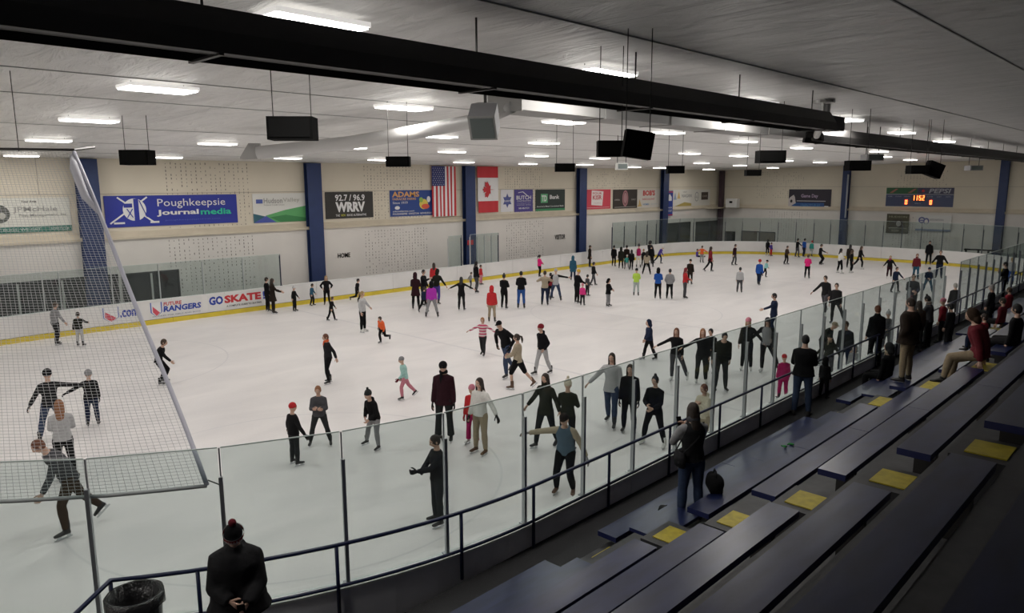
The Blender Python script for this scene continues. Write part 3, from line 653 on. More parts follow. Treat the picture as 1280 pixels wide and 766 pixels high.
banner(841, 237, 865, 260, (.74, .72, .66), [('p', [(.05, .45), (.12, .85), (.2, .45)], (.3, .4, .55)), ('p', [(.22, .5), (.3, .9), (.38, .5)], (.7, .5, .2)), ('t', 'VISIT', .5, .82, .7, .9, GT), ('t', 'NAGAN', .45, .56, .95, .74, (.3, .3, .3), .01), ('p', [(.1, .08), (.6, .3), (.95, .22), (.95, .08)], (.45, .35, .1))], 'cream banner with yellow stripe right of the fifth blue column')
banner(865.5, 237, 887, 258, (.74, .72, .66), [('e', .25, .58, .22, .28, (.3, .3, .3)), ('e', .25, .58, .18, .24, (.74, .72, .66)), ('t', 'ALL', .17, .5, .33, .66, GT), ('r', .5, .38, .88, .84, (.08, .06, .05)), ('t', 'CAFE', .56, .55, .82, .65, (.5, .45, .4))], 'cream banner with round line drawing and small dark square')
# end wall
banner(986.5, 236.5, 1038, 261, (.02, .015, .03), [('r', .0, .0, 1, .03, (.3, .02, .03)), ('r', .1, .06, .85, .33, (.02, .08, .25)), ('p', [(.0, .05), (.1, .2), (.18, .3), (.15, .62), (.12, .72), (.04, .6), (.0, .5)], (.55, .5, .5)), ('e', .07, .4, .06, .08, Bk), ('t', 'Game Day', .3, .54, .7, .76, (.45, .35, .5), .02), ('r', .2, .4, .88, .43, (.6, .6, .65)), ('t', 'LEARN TO PLAY', .3, .12, .76, .26, (.08, .25, .5), .01), ('r', .86, .06, .95, .18, Wt)], 'dark hockey banner on the end wall with player in white', 'X')
banner(1109, 267, 1135, 291, (.07, .065, .035), [('t', 'HUDSON', .1, .8, .9, .9, (.3, .3, .2)), ('p', [(.1, .3), (.3, .7), (.7, .7), (.9, .3), (.5, .2)], (.05, .04, .03)), ('e', .55, .5, .12, .14, (.4, .38, .36)), ('r', .1, .26, .9, .29, (.3, .3, .2)), ('t', 'HOCKEY', .25, .08, .6, .18, (.35, .35, .25))], 'square olive banner with dark emblem on the end wall', 'X', plane=WX-.12)
banner(1145.5, 268.5, 1188, 288, (.70, .70, .68), [('e', .17, .68, .2, .2, (.1, .12, .32)), ('e', .17, .68, .12, .12, (.6, .6, .62)), ('l', .12, .66, .22, .66, .06, (.1, .12, .32)), ('e', .3, .62, .17, .2, (.15, .16, .35)), ('e', .3, .58, .1, .15, (.7, .7, .68)), ('t', 'ALTO NATIONAL', .4, .66, .8, .78, (.3, .3, .32)), ('t', 'your mortgage team since 1995', .4, .5, .95, .57, (.45, .45, .45)), ('r', 0, 0, 1, .12, (.25, .3, .42))], 'white banner with dark blue letters and grey-blue bottom strip on the end wall', 'X', plane=WX-.12)
sb = banner(1108.5, 234.5, 1191, 257.5, (.055, .075, .16), [('r', 0, .67, .47, 1, (.03, .12, .05)), ('r', .48, .67, 1, 1, (.05, .05, .10)), ('r', 0, .63, 1, .66, (.4, .42, .46)), ('p', [(.05, .72), (.14, .94), (.18, .94), (.1, .72)], (.4, .15, .12)), ('p', [(.33, .72), (.42, .94), (.46, .94), (.38, .72)], (.4, .15, .12)),
      ('e', .56, .83, .07, .07, Rd), ('t', 'PEPSI', .64, .71, .96, .95, (.4, .42, .48), .03, .2), ('t', 'HOME', .03, .5, .1, .56, (.35, .38, .45)), ('t', 'PLAYER', .15, .5, .24, .56, (.35, .38, .45)), ('t', 'PERIOD', .28, .5, .37, .56, (.35, .38, .45)), ('t', 'PLAYER', .62, .5, .71, .56, (.35, .38, .45)), ('t', 'GUEST', .76, .5, .83, .56, (.35, .38, .45)), ('t', 'SHOTS', .89, .5, .96, .56, (.35, .38, .45)), ('t', 'PENALTY', .45, .14, .54, .2, (.35, .38, .45)), ('r', .405, .3, .595, .61, (.05, .02, .02))],
      'dark blue scoreboard on the end wall showing glowing orange digits', 'X', name='scoreboard', cat='scoreboard', group=None)
SEG = {'0': 'abcdef', '1': 'bc', '2': 'abged', '5': 'afgcd'}
LED_ = mat('led_digit', (1.0, .22, .05), .5, emit=5); x = WX+.08-.06; a = U(1108.5, 234.5, X=x); b_ = U(1191, 257.5, X=x); Ls = a.y-b_.y; Hs = a.z-U(1108.5, 257.5, X=x).z
Ts = M.Translation((x-.02, a.y, a.z-Hs)) @ M.Rotation(-pi/2, 4, 'Z') @ M.Rotation(pi/2, 4, 'X')
def digit(ch, fx, fy, w_, h_):
    g = G(); X0, Y0, t = fx*Ls, fy*Hs, .05; q = {'a': (0, h_-t, w_, h_), 'g': (0, h_/2-t/2, w_, h_/2+t/2), 'd': (0, 0, w_, t), 'b': (w_-t, h_/2, w_, h_), 'c': (w_-t, 0, w_, h_/2), 'f': (0, h_/2, t, h_), 'e': (0, 0, t, h_/2)}
    for c in SEG[ch]: p = q[c]; g.box(X0+p[0], Y0+p[1], 0, X0+p[2], Y0+p[3], .01, 0, Ts)
    ob('digit', g, LED_, sb)
hh = .26*Hs; ww = .032*Ls
for ch, fx in (('1', .405), ('1', .45), ('5', .505), ('2', .552)): digit(ch, fx, .33, ww, hh)
digit('0', .30, .12, ww, hh*.85); digit('0', .665, .12, ww, hh*.85)
g = G(); g.box(.495*Ls, .38*Hs, 0, .5*Ls, .42*Hs, .01, 0, Ts); g.box(.495*Ls, .5*Hs, 0, .5*Ls, .54*Hs, .01, 0, Ts); ob('colon', g, LED_, sb)
# wall signs
def wallsign(s, u0, v0, u1, v1, label):
    y = WY-.03; a = U(u0, v0, Y=y); b_ = U(u1, v1, Y=y); me = text_mesh(s, .02); z1, z0 = U((u0+u1)/2, v0, Y=y).z, U((u0+u1)/2, v1, Y=y).z
    fit(me, a.x, 0, b_.x, z1-z0, M.Translation((0, y, z0)) @ M.Rotation(pi/2, 4, 'X'), 0); me.materials.append(BLACK)
    tag(link('wall_lettering', me), label, 'sign')
wallsign('HOME', 422, 316, 438, 322, 'black HOME lettering on the white lower wall'); wallsign('VISITOR', 693.5, 293, 706.5, 299, 'black VISITOR lettering on the white lower wall')
g = G(); p = U(588, 303, Y=WY-.4); tag(ob('timekeeper_sign', G().box(p.x-.25, WY-.42, p.z-.15, p.x+.25, WY-.38, p.z+.15), paint(Rd)), 'small red sign on the column at the timekeeper box', 'sign')
# corner camera shelf
p = U(913, 250, Y=WY-.2); q0, q1 = U(884, 262, Y=WY-.2), U(925, 262, X=WX-.3)
g = G().box(q0.x, WY-.7, p.z-.72, WX-.02, WY-.02, p.z-.62); e = tag(ob('corner_shelf', g, TAN), 'long pale shelf high in the far corner', 'shelf')
bx = U(916, 250, X=WX-.9); c = tag(ob('wall_box', G().box(bx.x-.3, bx.y-.55, p.z-.62, bx.x+.3, bx.y+.55, p.z+.2), WHITE), 'white box with dark window on the far corner shelf', 'box'); ob('window', G().box(bx.x-.315, bx.y-.12, p.z-.2, bx.x-.30, bx.y+.18, p.z-.02), BLACK, c)
# board ads on the inner face of the far boards
def board_ad(u0, u1, v0, items, label, base=(.74, .74, .73)):
    y = CY1+RR; a = U(u0, v0, Y=y).x; b_ = U(u1, v0, Y=y).x; L = b_-a; Hh = .72
    T = M.Translation((a, y-.004, .27)) @ M.Rotation(pi/2, 4, 'X')
    o = tag(ob('board_advert', G().box(0, 0, 0, L, Hh, .003, 0, T), mat('advert_white', base, .35)), label, 'advert', 'adverts on the rink boards')
    for i, it in enumerate(items):
        lift = .006+.0015*i
        if it[0] == 't':
            me = text_mesh(it[1], it[7] if len(it) > 7 else .02, it[8] if len(it) > 8 else 0); fit(me, it[2]*L, it[3]*Hh, it[4]*L, it[5]*Hh, T, lift); me.materials.append(paint(it[6])); link('lettering', me, o)
        else:
            g = G(); g.add([(x*L, z*Hh, lift) for x, z in it[1]], [tuple(range(len(it[1])))], 0, T); ob('shield', g, paint(it[2]), o)
shield = lambda x, w_: [(x, .95), (x+w_, .95), (x+w_, .35), (x+w_/2, .05), (x, .35)]
shield2 = lambda x, w_: [(x+.01, .72), (x+w_*.92, .3), (x+w_/2, .12), (x+.01, .36)]
board_ad(128, 178, 400, [('p', shield(.02, .40), (.2, .25, .5)), ('p', shield(.05, .34), Wt), ('p', shield2(.06, .32), (.6, .08, .12)), ('t', '.com', .44, .28, .92, .72, (.02, .05, .35), .03)], 'rink board advert with shield and dark blue .com lettering')
board_ad(187, 254, 392, [('p', shield(.02, .21), (.05, .1, .45)), ('p', shield(.04, .17), Wt), ('p', shield2(.05, .15), (.65, .08, .12)), ('t', 'FUTURE', .26, .68, .60, .9, Rd, .03, .1), ('t', 'RANGERS', .25, .3, .97, .66, (.02, .06, .38), .04, .1), ('t', 'HOCKEY FOR GIRLS AND BOYS', .05, .06, .95, .14, (.3, .3, .35))], 'rink board advert with shield and blue and red team lettering')
board_ad(260, 334, 383, [('t', 'GO', .02, .35, .25, .9, (.02, .05, .35), .05), ('t', 'SKATE', .27, .38, .90, .88, Rd, .05), ('t', '!', .93, .36, .97, .9, (.02, .05, .35), .04), ('t', 'A COMPLETE GUIDE TO SKATING', .3, .12, .9, .24, Bk)], 'rink board advert with large red SKATE lettering')
# ================================================================== PROTECTIVE NET
def circ(a, r): return V((CX0+r*cos(a), CY0+r*sin(a), 0))
net = empty('protective_net', (0, 0, 0), label='white protective net hanging over the glass at the left end', cat='net')
pb = U(260, 600, Z=2.6); a0 = math.atan2(pb.y-CY0, pb.x-CX0)
t0 = U(92, 190, X=pb.x-.02); t1 = U(-60, 181, X=t0.x-1.5) if False else V((t0.x-2.2, t0.y+2.2, t0.z+.06))
NU, NVn = 104, 128
def netp(s, t):      # s along width 0..1 , t height 0..1
    r_ = RR+.02; a = a0-s*.78
    b_ = V((CX0+r_*cos(a), CY0+r_*sin(a), 2.6))
    tp = t0.lerp(V((t0.x-3.6, t0.y+4.0, t0.z+.1)), s)
    p = b_.lerp(tp, t); p += V((.06, -.16, 0))*sin(pi*t)*(.3+s); p.x += .012*sin(s*37+t*9); p.z -= .05*sin(pi*t)
    return p
g = G()
def strand(pts, r):
    b = len(g.v); d0 = V((0, 0, 1))
    for i, p in enumerate(pts):
        d = (pts[min(i+1, len(pts)-1)]-pts[max(i-1, 0)]).normalized(); a1 = d.cross(V((.3, .5, .81))).normalized(); a2 = d.cross(a1)
        for k in range(3): g.v.append(tuple(p+a1*(r*cos(k*2.094))+a2*(r*sin(k*2.094))))
    for i in range(len(pts)-1):
        for k in range(3): g.f.append((b+i*3+k, b+i*3+(k+1) % 3, b+i*3+3+(k+1) % 3, b+i*3+3+k)); g.m.append(0)
for i in range(1, NU): strand([netp(i/NU, j/20) for j in range(21)], .0024)
for j in range(1, NVn): strand([netp(i/20, j/NVn) for i in range(21)], .0024)
NETM = mat('net_twine', (.55, .55, .56), .7)
tag(ob('netting', g, NETM, net), kind='stuff')
ob('edge_strap', G().tube([netp(0, j/12)+V((.0, 0, 0)) for j in range(13)], [.028]*13, 8), mat('lavender_strap', (.50, .50, .58), .5), net, smooth=True)
ob('bottom_rope', G().tube([netp(i/14, 0)+V((0, 0, -.01)) for i in range(15)], .022, 6), mat('net_rope', (.36, .38, .38), .6), net, smooth=True)
ob('top_bar', G().tube([netp(i/4, 1)+V((0, 0, .03)) for i in range(5)]+[] , .02, 6), DARKM, net)
ob('top_bar', G().tube([t0+V((0, 0, .03)), U(118, 184, X=t0.x+.35)], .02, 6), DARKM, net)
ob('edge_tie', G().tube([pb, V((*(circ(-pi/2-(3*1.36+.23)/RR, RR+.08)).xy, 2.6))], .008, 6), DARKM, net)
for s in (.15, .5):
    p = netp(s, 1); ob('hanger_wire', G().tube([p, V((p.x, p.y, zc(p.y)))], .006, 5), DARKM, net)
# gathered net cloth at the strap's top
ob('gathered_cloth', G().tube([t0+V((-.02, 0, -.05)), t0.lerp(pb, .06)+V((-.07, 0, 0)), t0.lerp(pb, .16)+V((-.08, 0, 0)), t0.lerp(pb, .22)], [.03, .06, .055, .02], 8), mat('lavender_cloth', (.6, .6, .66), .7, bump=.4, scale=9), net, smooth=True)
# ================================================================== TRASH CAN
p = U(168, 742, Z=1.58); can = empty('trash_can', (p.x, p.y, .7), label='black round trash can in the railing corner at the bottom left', cat='trash can')
zz = V((0, 0, 1)); X_, Y_ = V((1, 0, 0)), V((0, 1, 0)); rr = .275
CANM = mat('can_plastic', (.012, .012, .013), .35)
g = G(); rings = [(V((0, 0, 0)), X_, Y_, rr*.8, rr*.8), (V((0, 0, .7)), X_, Y_, rr*.97, rr*.97), (V((0, 0, .85)), X_, Y_, rr, rr), (V((0, 0, .88)), X_, Y_, rr+.02, rr+.02), (V((0, 0, .89)), X_, Y_, rr-.01, rr-.01), (V((0, 0, .6)), X_, Y_, rr*.9, rr*.9), (V((0, 0, .1)), X_, Y_, rr*.75, rr*.75)]
g.loft(rings, 28); ob('barrel', g, CANM, can, smooth=False)
g = G(); n = 40
for k in range(n):
    a = 2*pi*k/n; r1 = rr+.022+.006*sin(7*a); g.v += [(r1*cos(a), r1*sin(a), .885), ((rr+.028)*cos(a), (rr+.028)*sin(a), .76+.02*sin(5*a)), ((rr-.02)*cos(a), (rr-.02)*sin(a), .89), ((rr*.88)*cos(a), (rr*.88)*sin(a), .45)]
for k in range(n):
    j = (k+1) % n; g.f += [(4*k, 4*k+1, 4*j+1, 4*j), (4*k, 4*j, 4*j+2, 4*k+2), (4*k+2, 4*j+2, 4*j+3, 4*k+3)]; g.m += [0]*3
ob('bin_liner', g, mat('bin_liner', (.015, .015, .016), .22, bump=.5, scale=25), can, smooth=True)
# ================================================================== PEOPLE
SK = {'l': mat('skin_light', (.56, .36, .27), .55), 'd': mat('skin_tan', (.36, .21, .14), .55)}
LIP = mat('lips', (.36, .14, .12), .5); EYW = mat('eye_white', (.7, .7, .68), .3); EYI = mat('iris', (.04, .03, .02), .3); BROW = mat('brow', (.07, .045, .03), .8)
COL = dict(black=(.014, .014, .016), soft=(.03, .03, .033), navy=(.02, .03, .07), blue=(.02, .09, .38), royal=(.03, .03, .25), teal=(.05, .33, .28), dteal=(.03, .10, .16), mint=(.38, .62, .58), cyan=(.32, .62, .62), red=(.50, .03, .035), dred=(.22, .02, .03), maroon=(.13, .018, .026), dkmaroon=(.05, .016, .024),
    pink=(.75, .05, .25), hotpink=(.80, .03, .22), palepink=(.60, .22, .28), magenta=(.42, .04, .42), mag=(.40, .02, .12), purple=(.09, .06, .32), orange=(.75, .13, .04), lime=(.50, .72, .10), white=(.70, .69, .66), cream=(.62, .57, .45), beige=(.40, .34, .25), sand=(.33, .27, .19), khaki=(.30, .24, .16),
    grey=(.26, .26, .27), lgrey=(.46, .46, .47), dgrey=(.09, .09, .10), char=(.045, .048, .05), olive=(.045, .048, .035), dolive=(.028, .03, .022), brown=(.07, .045, .03), dbrown=(.035, .024, .018), ginger=(.30, .13, .06), blonde=(.38, .26, .12), auburn=(.17, .06, .03), greyhair=(.35, .34, .32), jeans=(.045, .065, .12), bjeans=(.03, .09, .30), ljeans=(.16, .20, .27), plaid=(.25, .22, .2), gblue=(.10, .15, .20), yel=(.68, .42, .05), pale=(.42, .47, .46), mesh=(.2, .21, .23))
def fab(c):
    if c == 'stripe':
        if 'stripe' in MT: return MT['stripe']
        m = mat('stripe', (.6, .1, .15), .8); n = m.node_tree.nodes; l = m.node_tree.links
        tc = n.new('ShaderNodeTexCoord'); sx = n.new('ShaderNodeSeparateXYZ'); l.new(tc.outputs['Object'], sx.inputs[0]); mu = n.new('ShaderNodeMath'); mu.operation = 'MULTIPLY'; mu.inputs[1].default_value = 62; l.new(sx.outputs['Z'], mu.inputs[0])
        si = n.new('ShaderNodeMath'); si.operation = 'SINE'; l.new(mu.outputs[0], si.inputs[0]); gt = n.new('ShaderNodeMath'); gt.operation = 'GREATER_THAN'; gt.inputs[1].default_value = 0; l.new(si.outputs[0], gt.inputs[0])
        mx = n.new('ShaderNodeMix'); mx.data_type = 'RGBA'; mx.inputs[6].default_value = (.45, .03, .10, 1); mx.inputs[7].default_value = (.65, .55, .55, 1); l.new(gt.outputs[0], mx.inputs[0]); l.new(mx.outputs[2], n['Principled BSDF'].inputs['Base Color'])
        return m
    return mat('cloth_'+c, tuple(x*(.6 if max(COL[c]) < .06 else .8 if max(COL[c]) < .12 else 1) for x in COL[c]), .9, bump=.35, scale=22, var=.12, spec=.15)
def hairm(c): return mat('hair_'+c, COL[c], .7, bump=.4, scale=40, var=.25, stretch=(4, 4, .6))
BOOT = {'b': mat('boot_black', (.016, .015, .015), .4), 'w': mat('boot_white', (.62, .62, .60), .4), 'n': mat('boot_brown', (.10, .05, .03), .5)}
BLADE = mat('blade_steel', (.6, .62, .64), .25, metal=.9)
SOLE = mat('white_sole', (.6, .6, .58), .5)
# ---- batch remesh: temp objects evaluated together
JOBS = []
def remesh(g, vox, smooth=2):
    me = g.mesh('tmp'); o = bpy.data.objects.new('tmp', me); C.objects.link(o)
    md = o.modifiers.new('r', 'REMESH'); md.mode = 'VOXEL'; md.voxel_size = vox; md.use_smooth_shade = True
    if smooth: s = o.modifiers.new('s', 'SMOOTH'); s.iterations = smooth; s.factor = .5
    JOBS.append(o); return o
def flush():
    dg_ = bpy.context.evaluated_depsgraph_get(); res = []
    for o in JOBS: res.append(bpy.data.meshes.new_from_object(o.evaluated_get(dg_)))
    for o in JOBS:
        m_ = o.data; bpy.data.objects.remove(o); bpy.data.meshes.remove(m_)
    JOBS.clear(); return res
# ---- templates
def head_g(nu, nv):
    g = G(); rx, ry, rz = .076, .096, .118; vs_ = []; fs = []; mi = []
    def pt(t, a):
        x, y, z = sin(t)*sin(a), sin(t)*cos(a), cos(t)      # y forward
        px, py, pz = x*rx, y*ry, z*rz
        if pz < 0:                                         # jaw
            f = -pz/rz; px *= 1-.30*f*f; py *= (1-.12*f) if y > 0 else (1-.42*f)
        if y > 0:
            ax = abs(px)
            py += .020*math.exp(-(px/.012)**2-((pz+.018)/.022)**2)*1.1      # nose
            py += .008*math.exp(-(px/.05)**2-((pz-.028)/.010)**2)          # brow
            py -= .010*math.exp(-((ax-.031)/.016)**2-((pz-.006)/.013)**2)  # sockets
            py += .006*math.exp(-(px/.022)**2-((pz+.055)/.008)**2)         # lips
            py -= .004*math.exp(-(px/.03)**2-((pz+.070)/.006)**2)
            py += .007*math.exp(-(px/.022)**2-((pz+.096)/.014)**2)         # chin
            py -= .006*(1 if pz < .02 else 0)*min(1, (ax/.06)**2)
        return (px, py, pz)
    vs_.append(pt(0, 0))
    for i in range(1, nv):
        for j in range(nu): vs_.append(pt(pi*i/nv, 2*pi*j/nu))
    vs_.append(pt(pi, 0)); e = len(vs_)-1
    for j in range(nu): fs.append((0, 1+(j+1) % nu, 1+j)); mi.append(0)
    for i in range(nv-2):
        for j in range(nu):
            a = 1+i*nu+j; b = 1+i*nu+(j+1) % nu; fs.append((a, b, b+nu, a+nu))
            c = V(vs_[a]); mi.append(1 if (c.y > .05 and abs(c.x) < .024 and -.062 < c.z < -.044) else 0)
    for j in range(nu): fs.append((e, e-nu+j, e-nu+(j+1) % nu)); mi.append(0)
    g.add(vs_, fs, mi)
    for s in (-1, 1):
        g.ball((s*.031, .079, .006), (.013, .012, .009), 8, 5, 2); g.ball((s*.031, .0885, .006), (.0055, .005, .006), 6, 4, 3)
        g.loft([(V((s*.046, .078, .024)), V((0, 1, 0)), V((0, 0, 1)), .004, .003), (V((s*.03, .090, .027)), V((0, 1, 0)), V((0, 0, 1)), .005, .004), (V((s*.014, .092, .024)), V((0, 1, 0)), V((0, 0, 1)), .004, .003)], 5, 4)
        g.ball((s*.078, -.004, -.004), (.010, .019, .031), 6, 5, 0)      # ear
    return g
HEADH, HEADL = head_g(28, 24), head_g(16, 14)
def hand_g(curl):
    """palm and five fingers, pointing down -Z from the wrist at the origin, palm facing +Y, thumb on +X"""
    g = G(); X, Y = V((1, 0, 0)), V((0, 1, 0))
    g.loft([(V((0, 0, .02)), X, Y, .024, .020), (V((0, 0, -.02)), X, Y, .030, .016), (V((0, .0, -.06)), X, Y, .041, .014), (V((0, .0, -.092)), X, Y, .040, .012)], 10)
    for k, (x, L) in enumerate(((.030, .072), (.010, .082), (-.010, .077), (-.029, .060))):
        p = V((x, 0, -.086)); a = .15+curl*.4; pts = [p+V((0, 0, .01))]; 
        for s in (.42, .32, .26): p = p+V((x*.08, sin(a), -cos(a)))*L*s; pts.append(p.copy()); a += .12+curl*(.75+.1*k)
        g.tube(pts, [.0098, .0092, .0082, .0060], 6)
    p = V((.026, .004, -.022)); a = .75; pts = [p.copy()]
    for s, d in ((.040, V((.62, .35, -.7))), (.030, V((.35, .45+curl*.3, -.8))), (.022, V((.1-curl*.3, .6, -.75)))): p = p+d.normalized()*s; pts.append(p.copy())
    g.tube(pts, [.014, .0125, .0105, .0075], 6)
    return g
HAND = {0: hand_g(.28), 1: hand_g(1.0)}
def ap(g, src, T, mo=None):
    g.add(src.v, src.f, [(m_ if mo is None else mo) for m_ in src.m], T)
X_, Y_, Z_ = V((1, 0, 0)), V((0, 1, 0)), V((0, 0, 1))
def T_(g_, vox, smooth=2): return remesh(g_, vox, smooth)
tmpl = []
def add_t(name, g_, vox, sm=2): tmpl.append((name, len(JOBS))); remesh(g_, vox, sm)
cap = lambda g_: g_.ball((0, -.012, .018), (.084, .100, .113), 20, 16)
g = G(); cap(g); g.ball((0, -.03, -.01), (.079, .078, .085), 16, 12); add_t('short', g, .011)
g = G(); cap(g); g.loft([(V((0, -.03, .06)), X_, Y_, .076, .070), (V((0, -.045, -.03)), X_, Y_, .082, .060), (V((0, -.060, -.13)), X_, Y_, .076, .046), (V((0, -.082, -.23)), X_, Y_, .082, .036), (V((0, -.088, -.31)), X_, Y_, .05, .022)], 16)
for s in (-1, 1): g.loft([(V((s*.072, .0, .05)), X_, Y_, .014, .045), (V((s*.078, .012, -.06)), X_, Y_, .015, .036), (V((s*.072, .03, -.15)), X_, Y_, .020, .03), (V((s*.066, .05, -.24)), X_, Y_, .013, .02)], 8)
add_t('long', g, .012, 3)
g = G(); cap(g); g.ball((0, -.03, -.01), (.077, .076, .08), 16, 12); g.tube([(0, -.10, .05), (0, -.155, .03), (0, -.165, -.06), (0, -.15, -.17)], [.022, .032, .036, .012], 8); add_t('pony', g, .011)
g = G(); cap(g); g.ball((0, -.03, -.01), (.077, .076, .08), 16, 12); g.ball((0, -.03, .145), (.038, .038, .034), 10, 8); add_t('bun', g, .011)
g = G(); g.ball((0, -.01, .03), (.128, .122, .125), 18, 14); g.ball((0, -.06, -.05), (.13, .09, .11), 14, 10); g.ball((.07, -.02, .04), (.07, .07, .08), 10, 8); g.ball((-.07, -.02, .04), (.07, .07, .08), 10, 8); add_t('curly', g, .014)
g = G(); g.ball((0, -.016, .052), (.088, .100, .094), 18, 14); g.loft([(V((0, -.012, .022)), X_, Y_, .088, .102), (V((0, -.012, .062)), X_, Y_, .093, .106)], 20); add_t('beanie', g, .010)
g = G(); g.ball((0, -.02, .056), (.088, .100, .105), 18, 14); g.loft([(V((0, -.012, .022)), X_, Y_, .089, .103), (V((0, -.012, .062)), X_, Y_, .094, .107)], 20); g.ball((0, -.03, .185), (.034, .034, .032), 10, 8); g.ball((0, -.03, .155), (.03, .03, .03), 8, 6); add_t('pom', g, .010)
g = G(); g.ball((0, -.03, .05), (.10, .11, .095), 18, 14); g.ball((0, -.075, .03), (.07, .07, .07), 12, 8); g.loft([(V((0, -.012, .022)), X_, Y_, .089, .103), (V((0, -.012, .056)), X_, Y_, .094, .107)], 20); add_t('slouch', g, .010)
g = G(); g.ball((0, -.040, .018), (.104, .112, .142), 18, 14); g.ball((0, -.07, -.09), (.11, .08, .10), 14, 10); add_t('hood', g, .012)
g = G(); g.ball((0, -.01, .05), (.098, .12, .105), 18, 14); g.loft([(V((0, -.01, .015)), X_, Y_, .096, .118), (V((0, -.01, .06)), X_, Y_, .10, .122)], 20); add_t('helmet', g, .010)
g = G(); g.ball((0, -.012, .05), (.086, .102, .088), 18, 14); g.loft([(V((0, .10, .045)), X_, Y_, .065, .06), (V((0, .10, .053)), X_, Y_, .065, .06)], 14); g.loft([(V((0, -.01, .03)), X_, Y_, .086, .102), (V((0, -.01, .06)), X_, Y_, .088, .103)], 18); add_t('cap', g, .009, 1)
g = G(); g.loft([(V((0, .0, .0)), X_, Y_, .085, .08), (V((0, .0, .035)), X_, Y_, .09, .085), (V((0, 0, .07)), X_, Y_, .075, .075)], 16); g.tube([(.03, .07, .03), (.035, .10, -.08), (.03, .105, -.2)], [.03, .032, .022], 8); add_t('scarf', g, .012)
# boots
g = G(); g.loft([(V((0, -.03, .285)), X_, Y_, .048, .056), (V((0, -.035, .20)), X_, Y_, .047, .056), (V((0, -.035, .13)), X_, Y_, .042, .052), (V((0, -.03, .075)), X_, Y_, .040, .062)], 12)
g.loft([(V((0, -.09, .085)), X_, Z_, .030, .022), (V((0, -.05, .09)), X_, Z_, .038, .034), (V((0, .03, .09)), X_, Z_, .042, .036), (V((0, .10, .08)), X_, Z_, .046, .028), (V((0, .155, .075)), X_, Z_, .036, .020)], 12); add_t('skate_boot', g, .013, 2)
g = G(); g.loft([(V((0, -.025, .12)), X_, Y_, .045, .055), (V((0, -.03, .06)), X_, Y_, .042, .06)], 12)
g.loft([(V((0, -.09, .035)), X_, Z_, .032, .034), (V((0, -.04, .045)), X_, Z_, .04, .044), (V((0, .04, .042)), X_, Z_, .044, .040), (V((0, .11, .032)), X_, Z_, .048, .031), (V((0, .175, .028)), X_, Z_, .036, .022)], 12); add_t('shoe', g, .013, 2)
res = flush(); TM = {n: res[i] for n, i in tmpl}
g = G(); g.box(-.004, -.11, .002, .004, .15, .026); g.box(-.012, -.085, .024, .012, -.035, .062); g.box(-.014, .05, .024, .014, .11, .058); BLM = g.mesh('blade', [BLADE])
for m_ in TM.values(): m_.materials.clear(); m_.materials.append(None)
def tinst(name, t, parent, T, m):
    o = link(name, TM[t], parent); o.matrix_local = T; o.material_slots[0].link = 'OBJECT'; o.material_slots[0].material = m; return o
# ---- pose tables (degrees).  leg: (hip flexion, knee, abduction) left, right, drop ; arm: (flex, abduct, elbow, inward)
LEG = {'st': ((2, 4, 4), (2, 4, 4)), 'gl': ((16, 24, 4), (4, 20, 4)), 'gr': ((4, 20, 4), (16, 24, 4)), 'wd': ((6, 12, 15), (6, 12, 15)), 'sr': ((24, 28, 2), (-26, 16, 8)), 'sl': ((-26, 16, 8), (24, 28, 2)),
       'br': ((20, 34, 2), (-8, 70, 4)), 'bl': ((-8, 70, 4), (20, 34, 2)), 'wr': ((18, 8, 3), (-14, 10, 3)), 'wl': ((-14, 10, 3), (18, 8, 3)), 'kn': ((38, 62, 6), (30, 56, 6)), 'si': ((84, 84, 7), (88, 90, 7)), 'sx': ((80, 70, 4), (66, 60, 10)), 'gd': ((88, 12, 14), (80, 30, 14)),
       'lr': ((4, 10, 2), (2, 6, 24)), 'll': ((2, 6, 24), (4, 10, 2))}
ARM = {'dn': ((2, 9, 12, .2), (2, 9, 12, .2)), 'ou': ((4, 32, 14, 0), (4, 32, 14, 0)), 'wi': ((6, 62, 8, 0), (6, 62, 8, 0)), 'pk': ((-14, 18, 62, .55), (-14, 18, 62, .55)), 'fr': ((38, 12, 34, .2), (38, 12, 34, .2)), 'cr': ((16, 10, 98, .9), (20, 10, 92, .9)), 'ph': ((34, 12, 118, .5), (34, 12, 118, .5)),
       'Lo': ((8, 60, 8, 0), (2, 9, 16, .2)), 'Ro': ((2, 9, 16, .2), (8, 60, 8, 0)), 'Lf': ((58, 10, 14, .2), (-10, 14, 16, .2)), 'Rf': ((-10, 14, 16, .2), (58, 10, 14, .2)), 'Lx': ((10, 80, 6, 0), (-6, 30, 16, .1)), 'Rx': ((-6, 30, 16, .1), (10, 80, 6, 0)), 'lf': ((26, 16, 30, .2), (4, 16, 20, .2)), 'wv': ((4, 12, 20, .2), (60, 20, 80, .4)),
       'up': ((20, 55, 100, .6), (20, 55, 100, .6)), 'la': ((24, 10, 55, .6), (24, 10, 70, .7)), 'bk': ((-30, 12, 20, .1), (-30, 12, 20, .1)), 'hp': ((-4, 40, 80, .8), (-4, 40, 80, .8)), 'Lm': ((4, 42, 10, 0), (2, 12, 16, .2)), 'Rm': ((2, 12, 16, .2), (4, 42, 10, 0)), 'gv': ((46, 8, 45, .3), (30, 8, 75, .9)), 'hf': ((20, 14, 125, .7), (20, 14, 125, .7))}
def rotx(a): return M.Rotation(R(a), 3, 'X')
